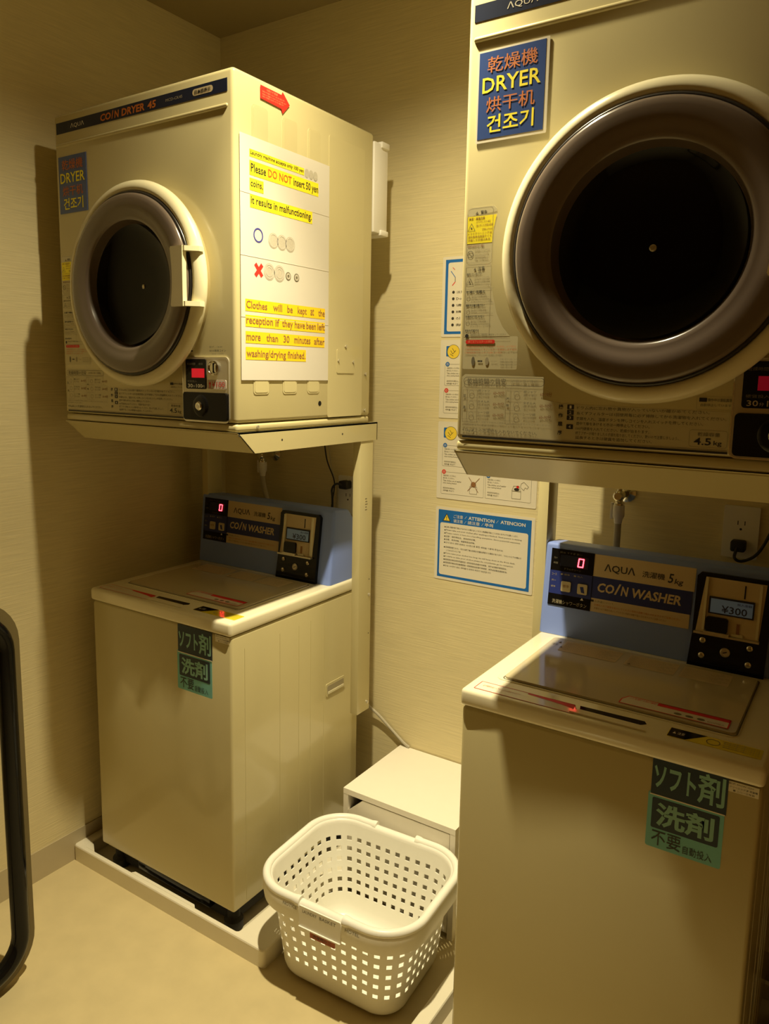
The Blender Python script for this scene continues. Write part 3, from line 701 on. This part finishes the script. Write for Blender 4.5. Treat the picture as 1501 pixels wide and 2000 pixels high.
    b.text('5', 0.284, 0.1680, 0.296, 0.1890, e, 'dark', 0.015, 0.15); b.text('kg', 0.298, 0.1640, 0.317, 0.1790, e, 'dark', 0.01, 0.15)
    for s_, u0, u1 in (('CO', 0.130, 0.169), ('N', 0.184, 0.201), ('WASHER', 0.209, 0.316)): b.text(s_, u0, 0.1210, u1, 0.1430, e, 'beige', 0.03, 0.15)
    b.text('/', 0.169, 0.1210, 0.184, 0.1470, e, 'beige', 0.03, 0.15)
    b.quad(0.117, 0.0960, 0.124, 0.1010, e, 'dark'); b.text('お洗濯について', 0.126, 0.0960, 0.170, 0.1010, e, 'greyp', 0, 0, 1)
    for k in range(2): b.text('衣類を入れて硬貨を投入してください洗剤は自動で投入されますのでご注意ください', 0.126, 0.0875 - 0.008 * k, 0.318 - 0.03 * k, 0.0925 - 0.008 * k, e, 'orangep' if k == 0 else 'brownp', 0, 0, 1)
    b.build('brand_plate', cb, 'beige and dark blue lettered plate')
    # coin unit
    b = MB(tilt)
    b.prism([(0.341, -0.001), (0.492, -0.001), (0.497, 0.196), (0.489, 0.205), (0.354, 0.205), (0.346, 0.196), (0.346, 0.070)], 0, 0.012, 'black')
    cu = b.build('coin_unit', cb, 'black coin unit')
    b = MB(tilt); b.prism([(0.352, 0.073), (0.476, 0.073), (0.482, 0.196), (0.364, 0.196)], 0.012, 0.0125, 'beige')
    b.slab(0.365, 0.082, 0.370, 0.194, 0.0125, 0.018, 'cream'); b.slab(0.470, 0.080, 0.475, 0.194, 0.0125, 0.018, 'cream')
    b.slab(0.350, 0.072, 0.478, 0.0765, 0.0125, 0.022, 'silver')
    b.slab(0.441, 0.160, 0.4435, 0.188, 0.0125, 0.0135, 'black'); b.rslab(0.372, 0.080, 0.416, 0.113, 0.006, 0.0125, 0.019, 'black'); b.slab(0.370, 0.074, 0.420, 0.081, 0.0125, 0.024, 'silver')
    b.slab(0.432, 0.080, 0.438, 0.105, 0.0125, 0.0140, 'brownp'); b.slab(0.424, 0.077, 0.446, 0.083, 0.0125, 0.016, 'cream')
    b.build('coin_face', cu, 'beige coin slot face')
    b = MB(tilt); b.slab(0.3745, 0.1190, 0.4630, 0.1560, 0.0125, 0.0150, 'blackmat'); b.slab(0.378, 0.1220, 0.4600, 0.1520, 0.0150, 0.0155, 'lcd')
    b.text('¥300', 0.400, 0.1240, 0.4500, 0.1400, 0.0158, 'dark', 0.01); b.text('投入金額', 0.430, 0.1440, 0.4580, 0.1490, 0.0158, 'dark', 0.02, 0, 1)
    b.build('price_display', cu, 'blue lcd reading ¥300')
    for u, v in ((0.369, 0.058), (0.369, 0.025), (0.4615, 0.058), (0.4610, 0.023)):
        b = MB(tilt); b.lathe(u, v, [(0.0062, 0.012), (0.0062, 0.014), (0.004, 0.0155)], 'chrome', 16, True); b.line(u - 0.003, v, u + 0.003, v, 0.001, 0.0158, 'dark'); b.build('screw', cu)
    b = MB(tilt); b.lathe(0.415, 0.040, [(0.010, 0.012), (0.010, 0.0145), (0.007, 0.0155), (0.0065, 0.0145)], 'silver', 20, True); b.line(0.411, 0.0385, 0.419, 0.0415, 0.0018, 0.0150, 'black'); b.build('lock', cu)
    # front stickers
    b = MB(front(0.0)); u0, v0, w_ = us, vs_, tw; h_ = w_ * 1.40
    q = lambda a, c: (u0 + a * w_, v0 + c * h_)
    b.prism(rrect(*q(-0.02, 0), *q(0.985, 0.60), 0.004), 0, 0.0005, 'teal')
    b.slab(*q(0.01, 0.575), *q(1.0, 1.0), 0, 0.0008, 'stick_dark'); b.slab(*q(0.0, 0.568), *q(0.99, 0.580), 0, 0.0010, 'film')
    b.rslab(*q(0.04, 0.215), *q(0.93, 0.545), 0.003, 0.0005, 0.0008, 'stick_dark')
    e = 0.0012
    b.text('ソフト', *q(0.04, 0.66), *q(0.60, 0.91), e, 'tealtext', 0.03); b.text('剤', *q(0.62, 0.63), *q(0.97, 0.95), e, 'tealtext', 0.02)
    b.text('洗剤', *q(0.10, 0.250), *q(0.87, 0.510), e, 'tealtext', 0.03)
    b.text('不要', *q(0.06, 0.035), *q(0.46, 0.195), e, 'dark', 0.01); b.text('自動投入', *q(0.49, 0.035), *q(0.87, 0.125), e, 'dark', 0.01)
    b.build('detergent_sticker', t, 'teal and black Japanese sticker on the front')
    b = MB(front(0.0)); b.slab(0.490, 0.822, 0.538, 0.8400, 0, 0.0004, 'film')
    b.text('型式 MCW-C50', 0.492, 0.8350, 0.530, 0.8385, 0.0007, 'greyp', 0, 0, 1); b.text('クリーニング済 洗濯槽', 0.494, 0.8290, 0.536, 0.8325, 0.0007, 'dark', 0, 0, 1); b.text('■ 二〇一三年製', 0.500, 0.8235, 0.532, 0.8270, 0.0007, 'greyp', 0, 0, 1)
    b.build('rating_sticker', t)
    return t
W1O = (0.1083, -0.650); W2O = (1.2975, -0.661)
make_washer('cream coin washer with blue control box standing on the pan by the left wall', *W1O, 0.3515, 0.664, 0.1265)
make_washer('cream coin washer at the lower right, nearest the camera', *W2O, 0.3700, 0.6785, 0.1225)

# ------------------------------------------------------------------ drain pans
def make_pan(label, ox, oy):
    X1, Y1, H = 0.775, 0.640, 0.052
    b = MB()
    out = rrect(0.001, 0.0, X1, Y1, 0.010, 4); n = len(out)
    inn = rrect(0.037, 0.014, 0.676, Y1 - 0.014, 0.012, 4)
    def ins(poly, d):
        cx, cy = X1 / 2, Y1 / 2
        return [(x + (d if x < cx else -d), y + (d if y < cy else -d)) for x, y in poly]
    loops = [[(x, y, 0.0) for x, y in out], [(x, y, H - 0.005) for x, y in out], [(x, y, H - 0.0015) for x, y in ins(out, 0.0015)], [(x, y, H) for x, y in ins(out, 0.005)],
             [(x, y, H) for x, y in ins(inn, -0.002)], [(x, y, H - 0.003) for x, y in inn]]
    for k in range(len(loops) - 1):
        b.add(loops[k] + loops[k + 1], [(i, (i + 1) % n, n + (i + 1) % n, n + i) for i in range(n)], 'pan')
    lo2 = [loops[-1], [(x, y, 0.012) for x, y in ins(inn, 0.004)]]
    b.add(lo2[0] + lo2[1], [(i, (i + 1) % n, n + (i + 1) % n, n + i) for i in range(n)], 'pan_in')
    b.add(lo2[1], [tuple(range(n))], 'pan_in')
    # moulded bosses along the front edge of the recess
    b.prism([(0.037, 0.013), (0.037, 0.040), (0.050, 0.036), (0.085, 0.013)], 0.014, H - 0.0004, 'pan')
    b.prism([(0.255, 0.013), (0.262, 0.022), (0.505, 0.022), (0.516, 0.013)], 0.014, H - 0.0004, 'pan')
    return tag(b.build('drain_pan', None, None, (ox, oy, 0.0)), label, 'drain pan', 'white drain pans under the washers')
make_pan('white plastic drain pan on the floor against the left wall', 0.0, -0.674)
make_pan('white plastic drain pan whose edge shows beside the nearer washer', 1.1892, -0.685)

# ------------------------------------------------------------------ cabinet between the machines
t = thing('storage_cabinet', 'low white cabinet between the washers, against the back wall', 'cabinet', (0.761, -0.3155, 0))
CW, CD, CH = 0.360, 0.312, 0.3225
b = MB(); b.slab(0, 0, CW, CD, CH - 0.0165, CH, 'cab'); b.build('top_board', t, smooth=False)
b = MB(); b.slab(0, 0.0005, 0.016, CD, 0.0535, CH - 0.0165, 'cab'); b.slab(CW - 0.016, 0.0005, CW, CD, 0, CH - 0.0165, 'cab'); b.slab(0.016, 0.02, CW - 0.016, CD, 0.0, 0.016, 'cab')
b.slab(0.016, CD - 0.006, CW - 0.016, CD, 0.016, CH - 0.0165, 'cab'); b.build('carcass', t, smooth=False)
b = MB(front(-0.001)); b.prism([(0.0175, 0.018), (CW - 0.0175, 0.018), (CW - 0.0175, CH - 0.0195), (0.066, CH - 0.0195), (0.0175, 0.258)], -0.016, 0.0, 'cab')
b.build('door', t, 'flap front with a slanted finger notch', smooth=False)

# ------------------------------------------------------------------ laundry basket
def basket():
    t = thing('laundry_basket', 'white perforated plastic laundry basket on the floor between the washers', 'basket', (0.962, -0.512, 0.0), math.radians(3.0))
    H = 0.256
    def shape(z):                                     # half sizes and corner radius at height z
        k = z / H
        a = 0.168 + (0.203 - 0.168) * k; c = 0.136 + (0.166 - 0.136) * k
        if z < 0.03: d = 0.022 * (1 - math.sqrt(max(0, 1 - (1 - z / 0.03) ** 2))); a -= d; c -= d
        return a, c, 0.062 + 0.028 * k
    def at(tt, z, ins=0.0, zz=None):
        a, c, r = shape(z); a -= ins; c -= ins; r = max(r - ins, 0.004)
        sx, sy, q = 2 * (a - r), 2 * (c - r), PI * r / 2
        P = 2 * sx + 2 * sy + 4 * q
        d = (tt % 1.0) * P
        z = z if zz is None else zz
        for L, kind, i in ((sx / 2, 's', 0), (q, 'c', 0), (sy, 's', 1), (q, 'c', 1), (sx, 's', 2), (q, 'c', 2), (sy, 's', 3), (q, 'c', 3), (sx / 2 + 1e-9, 's', 4)):
            if d <= L:
                if kind == 's':
                    return {0: (d, -c, z), 1: (a, -sy / 2 + d, z), 2: (sx / 2 - d, c, z), 3: (-a, sy / 2 - d, z), 4: (-sx / 2 + d, -c, z)}[i]
                cx, cy, a0 = ((sx / 2, -sy / 2, -PI / 2), (sx / 2, sy / 2, 0), (-sx / 2, sy / 2, PI / 2), (-sx / 2, -sy / 2, PI))[i]
                an = a0 + d / r
                return (cx + r * math.cos(an), cy + r * math.sin(an), z)
            d -= L
        return (0, -c, z)
    NC = 42; SUB = 4
    zs = [0.0, 0.004, 0.010, 0.018, 0.03, 0.045]
    rows = []
    for k in range(6):
        z0 = 0.062 + 0.0290 * k
        rows.append(len(zs)); zs += [z0, z0 + 0.0125]
    zs += [0.232, H]
    fr = [0.0, 0.27, 0.5, 0.73]
    ts = [(c + fr[k]) / NC for c in range(NC) for k in range(SUB)]
    N = len(ts)
    b = MB()
    th = 0.0026
    V = [at(tt, z) for z in zs for tt in ts]; VI = [at(tt, z, th, max(z, th)) for z in zs for tt in ts]
    nv = len(V); Fs = []
    hole = lambda j, i: (j in rows) and (i % SUB in (1, 2))
    for j in range(len(zs) - 1):
        for i in range(N):
            i2 = (i + 1) % N
            if hole(j, i): continue
            a_, b_, c_, d_ = j * N + i, j * N + i2, (j + 1) * N + i2, (j + 1) * N + i
            Fs.append((a_, b_, c_, d_)); Fs.append((nv + d_, nv + c_, nv + b_, nv + a_))
            for (p, q_), nb in (((a_, b_), (j - 1, i)), ((c_, d_), (j + 1, i)), ((b_, c_), (j, i2)), ((d_, a_), (j, (i - 1) % N))):
                if 0 <= nb[0] < len(zs) - 1 and hole(*nb): Fs.append((p, q_, nv + q_, nv + p))
    Fs.append(tuple(reversed(range(N)))); Fs.append(tuple(nv + i for i in range(N)))
    b.add(V + VI, Fs, 'white')
    b.build('body', t, 'perforated basket body', angle=40)
    # rolled rim with an outer skirt
    prof = [(0.003, 0.245), (0.003, 0.258), (-0.001, 0.2635), (-0.008, 0.2660), (-0.016, 0.2645), (-0.021, 0.2590), (-0.0225, 0.250), (-0.0215, 0.228), (-0.0190, 0.212), (-0.0170, 0.212), (-0.0185, 0.230), (-0.0190, 0.250), (-0.012, 0.256), (0.0, 0.245)]
    b = MB(); NR = 120
    rv = []
    for ins_, z in prof: rv += [at(i / NR, H, ins_, z) for i in range(NR)]
    k = len(prof)
    b.add(rv, [(j * NR + i, j * NR + (i + 1) % NR, (j + 1) * NR + (i + 1) % NR, (j + 1) * NR + i) for j in range(k - 1) for i in range(NR)], 'white')
    b.build('rim', t, angle=60)
    # two U shaped handles folded down so that they lie along the rim
    for t0, t1 in ((0.0430, 0.4570), (0.5430, 0.9570)):
        b = MB(); K = 64
        path = [at(t0 + (t1 - t0) * q / K, H, -0.0125, 0.2620) for q in range(K + 1)]
        b.tube(path, 0.0105, 'white', 12, rf=lambda i_: 0.0125 if i_ in (0, 1, K - 1, K) else 0.0105)
        b.build('handle', t, 'folded handle lying on the rim', angle=60)
    a, c, r = shape(H)
    # front apron under the rim with a small red-brown tag and faded lettering
    b = MB(front(c + 0.0225)); b.rslab(-0.058, 0.206, 0.058, 0.2600, 0.003, -0.004, 0.0008, 'white'); b.slab(-0.058, 0.2055, 0.058, 0.2085, -0.004, 0.004, 'white')
    for s_, u0, u1 in (('NOTICE', -0.105, -0.065), ('LAUNDRY', -0.048, -0.008), ('BASKET', 0.000, 0.045), ('HOTEL', 0.070, 0.108)):
        b.text(s_, u0, 0.2450, u1, 0.2530, 0.0012, 'greyp', 0)
    pl = b.build('grip_plate', t, 'front grip plate with faded lettering')
    b = MB(front(c + 0.0245)); b.slab(-0.026, 0.190, 0.043, 0.2056, -0.003, 0.0, 'tagred'); b.text('洗濯用かご', -0.018, 0.1935, 0.034, 0.2015, 0.0004, 'dark', 0, 0, 1)
    b.build('tag', t, 'small red-brown tag')
basket()

# ------------------------------------------------------------------ notices on the back wall
WB = lambda u, v, o: (u, -0.0008 - o, v)
def poster_base(v0, v1, b):
    b.rslab(0.864, v0, 1.176, v1, 0.004, 0.0, 0.0006, 'film')
def kbox(b, u0, v0, u1, v1, num, m_, lines, skip=False):
    e = 0.0009
    b.frame(u0, v0, u1, v1, 0.003, 0.0006, e, 'greyp'); b.disc(u0 + 0.0085, v1, 0.0065, e + 0.0002, m_, 20); b.annulus(u0 + 0.0085, v1, 0.0022, 0.0032, e + 0.0004, 'film', 12)
    v = v1 - 0.0135
    for k, (s_, w_) in enumerate(lines):
        if s_: b.text(s_, u0 + 0.0065, v, u0 + 0.0065 + w_, v + 0.0048, e, 'greyp', 0.01, 0, 1)
        v -= 0.0074
LN = [('洗濯が終わったら早めに', 0.042), ('取り出してください。', 0.038), ('Take clothes out of washer', 0.060), ('when washing finished.', 0.045), ('', 0), ('清洗完毕请取出。', 0.040), ('세탁물 꺼내기', 0.036)]
def poster(kind, v0, v1, label):
    b = MB(WB); poster_base(v0, v1, b); e = 0.0009; g = 0.0012
    if kind == 'attention' or kind == 'upper':
        b.slab(0.8735, v0 + 0.008, 1.166, v1 - 0.008, 0.0006, 0.0008, 'postblue')
        if kind == 'attention':
            b.rquad(0.880, v0 + 0.0155, 1.1575, v1 - 0.0465, 0.006, e, 'film')
            b.prism([(0.8875, v1 - 0.0415), (0.9145, v1 - 0.0415), (0.901, v1 - 0.0175)], 0.0008, e, 'dark'); b.prism([(0.891, v1 - 0.0395), (0.911, v1 - 0.0395), (0.901, v1 - 0.0215)], e, g, 'skyyellow')
            b.text('!', 0.8998, v1 - 0.0375, 0.9022, v1 - 0.0265, g * 1.2, 'dark', 0.02)
            for s_, u0, u1, dv in (('ご注意', 0.9235, 0.9540, 0.0290), ('ATTENTION', 0.9720, 1.0540, 0.0290), ('ATENCION', 1.0730, 1.1480, 0.0285), ('请注意', 0.9235, 0.9540, 0.0425), ('請注意', 0.9700, 1.0080, 0.0425), ('주의', 1.0240, 1.0500, 0.0425)):
                b.text(s_, u0, v1 - dv, u1, v1 - dv + 0.0100, e, 'film', 0.02)
            for u in (0.9600, 1.0600): b.line(u, v1 - 0.028, u + 0.006, v1 - 0.020, 0.0006, e, 'film')
            for u in (0.9590, 1.0140): b.line(u, v1 - 0.042, u + 0.006, v1 - 0.034, 0.0006, e, 'film')
            T_ = [('注意 衣類が終了後はすみやかにお取り出しください洗濯機が傷むことがありますのでお願いします。', 1.128), ('Please take out your clothes after washing is finished. Next person is waiting.', 1.140),
                  ('Please return it here be a handling everytime. Since personal expenses.', 1.136), ('注意：请尽早取出、清洗完毕衣物。', 0.998), ('注意：清洗完後、請盡早取出衣物。', 0.996), ('안내 문의 세탁 완료는 100엔으로 동전 세탁을 이용해 주십시오.', 1.085), (None, 0),
                  ('長時間放置された、または終了後は係員が衣類を移動する場合があります、フロントにてお預かり', 1.140), ('しておりますのでご了承', 0.950), ('If you leave your clothes too long, we will keep them at the front desk.', 1.122),
                  ('It starts to take your clothes please be considerate go to reception.', 1.118), ('若放置衣物在洗衣机里超过一定时间前台将会代为保管、请予以谅解并咨询前台。', 1.098), ('若放置衣物在洗衣機裡超過一定時間前台將會代為保管、請予以諒解並諮詢前台。', 1.100), ('만일 100엔이 넘은 세탁물의 대해서 저희가 보관합니다.', 1.050)]
            v = v1 - 0.0610
            for s_, u1 in T_:
                if s_ is None: v -= 0.0045; continue
                cont = s_.startswith('しており')
                if not cont: b.disc(0.8965, v + 0.0022, 0.0020, e * 1.4, 'dark', 10)
                b.text(s_, 0.9000 if not cont else 0.903, v, u1, v + 0.0052, e * 1.4, 'dark', 0.0, 0, 1)
                v -= 0.0094
        else:
            b.rquad(0.882, v0 + 0.0155, 1.1575, v1 - 0.0165, 0.006, e, 'film')
            b.line(0.891, v1 - 0.040, 0.905, v1 - 0.058, 0.0020, g, 'postblue'); b.line(0.905, v1 - 0.058, 0.905, v1 - 0.070, 0.0016, g, 'dark'); b.line(0.905, v1 - 0.070, 0.896, v1 - 0.080, 0.0024, g, 'red'); b.line(0.896, v1 - 0.030, 0.903, v1 - 0.037, 0.0016, g, 'red')
            for k in range(6):
                v = v1 - 0.0985 - 0.0182 * k
                b.disc(0.9005, v, 0.0042, g, 'dark', 14); b.text(['注意 使用禁止の物', 'Do not wash shoes', '请勿清洗鞋子', '請勿清洗鞋子', '신발 세탁 금지', '禁止洗涤'][k], 0.910, v - 0.0035, 1.02, v + 0.0035, g, 'dark', 0, 0, 1)
    else:
        b.rslab(0.8830, v1 - 0.0470, 0.9000, v1 - 0.0175, 0.002, 0.0006, 0.0008, 'postblue')
        b.disc(0.9060, v1 - 0.0335, 0.0195, e, 'skyyellow', 32); b.annulus(0.9060, v1 - 0.0335, 0.0190, 0.0200, e * 1.1, 'dark', 32)
        for u0, w0, u1, w1 in ((0.897, 0.030, 0.904, 0.040), (0.904, 0.040, 0.914, 0.030), (0.902, 0.024, 0.910, 0.034), (0.896, 0.040, 0.906, 0.046)): b.line(u0, v1 - w0, u1, v1 - w1, 0.0012, g, 'dark')
        kbox(b, 0.8800, v1 - 0.1300, 1.0165, v1 - 0.0690, 1, 'postblue', LN)
        kbox(b, 1.0225, v1 - 0.1300, 1.1600, v1 - 0.0690, 2, 'postblue', LN)
        kbox(b, 0.8785, v0 + 0.0145, 1.0165, v0 + 0.0800, 3, 'red', LN)
        kbox(b, 1.0215, v0 + 0.0145, 1.1600, v0 + 0.0800, 4, 'postblue', [(a[0], a[1] * 0.95) for a in LN])
        # pictograms: crossed out overfull tub, shirt put into a tub
        zb = v0 + 0.0220
        b.frame(0.9720, zb, 0.9960, zb + 0.022, 0.002, 0.0008, g, 'greyp'); b.disc(0.9840, zb + 0.028, 0.008, g, 'brownp', 14)
        b.line(0.966, zb + 0.008, 1.003, zb + 0.048, 0.0014, g * 1.2, 'brownp'); b.line(0.969, zb + 0.048, 1.000, zb + 0.006, 0.0014, g * 1.2, 'brownp')
        b.line(0.975, zb + 0.022, 0.979, zb + 0.034, 0.0008, g, 'greyp'); b.line(0.993, zb + 0.022, 0.989, zb + 0.034, 0.0008, g, 'greyp')
        b.frame(1.1030, zb, 1.1300, zb + 0.022, 0.001, 0.0008, g, 'greyp'); b.disc(1.1170, zb + 0.027, 0.008, g, 'dark', 14, 0.004); b.disc(1.1200, zb + 0.034, 0.004, g, 'red', 10)
        for P in ([(1.130, zb + 0.044), (1.138, zb + 0.049), (1.152, zb + 0.037), (1.148, zb + 0.031), (1.142, zb + 0.034), (1.138, zb + 0.026), (1.128, zb + 0.034)],
                  [(1.103, zb + 0.022), (1.108, zb + 0.036), (1.124, zb + 0.036), (1.130, zb + 0.022)]):
            for i in range(len(P)): b.line(*P[i], *P[(i + 1) % len(P)], 0.0008, g, 'greyp')
    return tag(b.build('wall_notice', None, None), label, 'notice', 'laminated notices on the back wall')
poster('upper', 1.604, 1.827, 'blue framed wall notice with a column of black dots, topmost of the four')
poster('steps', 1.372, 1.596, 'laminated how-to notice just below the topmost blue framed one')
poster('steps', 1.135, 1.362, 'laminated how-to notice directly above the ATTENTION notice')
poster('attention', 0.8895, 1.1095, 'blue framed ATTENTION notice with a yellow triangle, lowest of the four on the wall')

# ------------------------------------------------------------------ wall outlets, plugs, taps and hoses
def outlet(label, x0, z0, x1, z1, holes):
    b = MB(WB); b.rslab(x0, z0, x1, z1, 0.004, 0, 0.007, 'duct'); t = tag(b.build('wall_outlet', None, None), label, 'outlet', 'white wall outlets')
    b = MB(WB); cx = (x0 + x1) / 2
    for z in holes:
        for dx_ in (-0.008, 0.007): b.slab(cx + dx_, z, cx + dx_ + 0.002, z + 0.010, 0.007, 0.0073, 'dark')
        b.disc(cx, z - 0.010, 0.0028, 0.0073, 'dark', 12)
    b.build('socket_holes', t)
outlet('wall outlet behind the farther washer beside the steel post', 0.508, 1.050, 0.584, 1.172, (1.106, 1.150))
outlet('wall outlet behind the nearer washer at the right', 1.651, 1.075, 1.729, 1.200, (1.155, 1.108))
def plug(label, cx, z, pts):
    b = MB(); b.rbox(cx - 0.016, cx + 0.016, -0.040, -0.0082, z - 0.013, z + 0.013, 0.005, 'blackmat', 3)
    b.tube(spline(pts, 8), 0.0035, 'blackmat', 8)
    return tag(b.build('power_plug', None, None), label, 'plug', 'black power plugs')
plug('black plug and cord in the outlet behind the farther washer', 0.546, 1.146, [(0.546, -0.036, 1.146), (0.530, -0.050, 1.150), (0.510, -0.045, 1.130), (0.505, -0.035, 1.09), (0.500, -0.030, 0.95)])
plug('black plug and cord in the outlet behind the nearer washer', 1.690, 1.108, [(1.690, -0.036, 1.108), (1.688, -0.055, 1.085), (1.705, -0.050, 1.078), (1.735, -0.045, 1.100), (1.760, -0.04, 1.16), (1.79, -0.04, 1.26)])
b = MB(); b.tube(spline([(0.463, -0.030, 1.33), (0.464, -0.024, 1.268), (0.4735, -0.022, 1.215), (0.500, -0.022, 1.160), (0.5045, -0.026, 1.125), (0.494, -0.026, 1.06), (0.490, -0.026, 0.95)], 8), 0.0022, 'blackmat', 8)
tag(b.build('hanging_cable', None, None), 'thin black cord hanging from the left dryer down the back wall', 'cord')
b = MB(); b.tube(spline([(0.470, -0.020, 1.33), (0.4735, -0.012, 1.250), (0.484, -0.012, 1.190), (0.503, -0.012, 1.150), (0.510, -0.016, 1.10), (0.505, -0.016, 1.04)], 8), 0.0014, 'hose', 6)
tag(b.build('ground_wire', None, None), 'thin pale earth wire beside the black cord on the back wall', 'wire')
def tap(lab1, lab2, x, z, hp):
    t = thing('water_tap', lab1, 'tap', (x, 0, z), 0, 'chrome washer taps')
    T2 = lambda u, v, o: (u, -o, v)
    b = MB(T2); b.lathe(0, 0, [(0.024, 0.001), (0.024, 0.004), (0.012, 0.010), (0.010, 0.012), (0.010, 0.060), (0.013, 0.062), (0.013, 0.078), (0.009, 0.082)], 'chrome', 24, True)
    b.T = IDENT
    b.lathe(0, -0.066, [(0.009, 0.0), (0.009, -0.016), (0.013, -0.018), (0.013, -0.024), (0.008, -0.026)], 'chrome', 20, True); b.build('tap_body', t)
    b = MB(); b.lathe(0, -0.066, [(0.006, 0.010), (0.006, 0.022), (0.012, 0.024), (0.012, 0.028)], 'chrome', 16, True); b.rbox(-0.028, 0.010, -0.072, -0.060, 0.024, 0.029, 0.002, 'chrome', 2); b.build('lever', t)
    t2 = thing('inlet_hose', lab2, 'hose', (0, 0, 0), 0, 'grey inlet hoses')
    b = MB(); b.lathe(x, -0.066, [(0.010, z - 0.020), (0.014, z - 0.024), (0.0145, z - 0.052), (0.011, z - 0.058), (0.009, z - 0.070)], 'duct', 20, True)
    b.rbox(x - 0.020, x - 0.013, -0.072, -0.060, z - 0.060, z - 0.018, 0.002, 'duct', 2); b.build('hose_coupling', t2)
    b = MB(); b.tube(spline(hp, 8), 0.0085, 'hose', 12); b.build('hose', t2)
tap('chrome tap on the back wall under the left dryer', 'grey hose bending from the tap into the farther washer', 0.236, 1.222,
    [(0.236, -0.066, 1.165), (0.237, -0.066, 1.140), (0.243, -0.067, 1.115), (0.256, -0.070, 1.085), (0.264, -0.068, 1.045), (0.268, -0.068, 0.97)])
tap('chrome tap on the back wall under the right dryer', 'straight grey hose from the tap into the nearer washer', 1.418, 1.205,
    [(1.418, -0.066, 1.150), (1.418, -0.066, 1.12), (1.418, -0.066, 1.09), (1.418, -0.066, 1.045), (1.418, -0.066, 0.97)])
b = MB(); b.tube(spline([(0.60, -0.03, 0.46), (0.6746, -0.016, 0.412), (0.72, -0.010, 0.375), (0.775, -0.008, 0.335), (0.80, -0.006, 0.3235)], 6)[:-2], 0.0045, 'hose', 8)
tag(b.build('cable', None, None), 'thin tan cable running down the wall to the back of the cabinet', 'cable')

# ------------------------------------------------------------------ tubular frame at the left edge
t = thing('loop_stand', 'tall black tubular loop with a tan outer band at the left edge of the photo', 'frame', (0.31, -1.27, 0.0), 0)
def loop(y0, y1, z0, z1, r, n=8): return [(y, z) for y, z in rrect(y0, z0, y1, z1, r, n)]
b = MB(); b.tube([(0.0, y, z) for y, z in loop(-0.235, 0.235, 0.048, 0.935, 0.085)], 0.021, 'black', 14, closed=True); b.build('tube', t, 'glossy black tube', angle=70)
b = MB(); A = loop(-0.275, 0.275, 0.004, 0.975, 0.11); B = loop(-0.236, 0.236, 0.043, 0.936, 0.075); n = len(A)
for x0, x1 in ((-0.020, -0.006),):
    vs3 = [(x, y, z) for x in (x0, x1) for L_ in (A, B) for y, z in L_]
    fs3 = []
    for i in range(n):
        j = (i + 1) % n
        fs3 += [(i, j, n + j, n + i), (2 * n + i, 3 * n + i, 3 * n + j, 2 * n + j), (i, 2 * n + i, 2 * n + j, j), (n + i, n + j, 3 * n + j, 3 * n + i)]
    b.add(vs3, fs3, 'taupe')
b.build('edge_band', t, 'flat tan outer band')
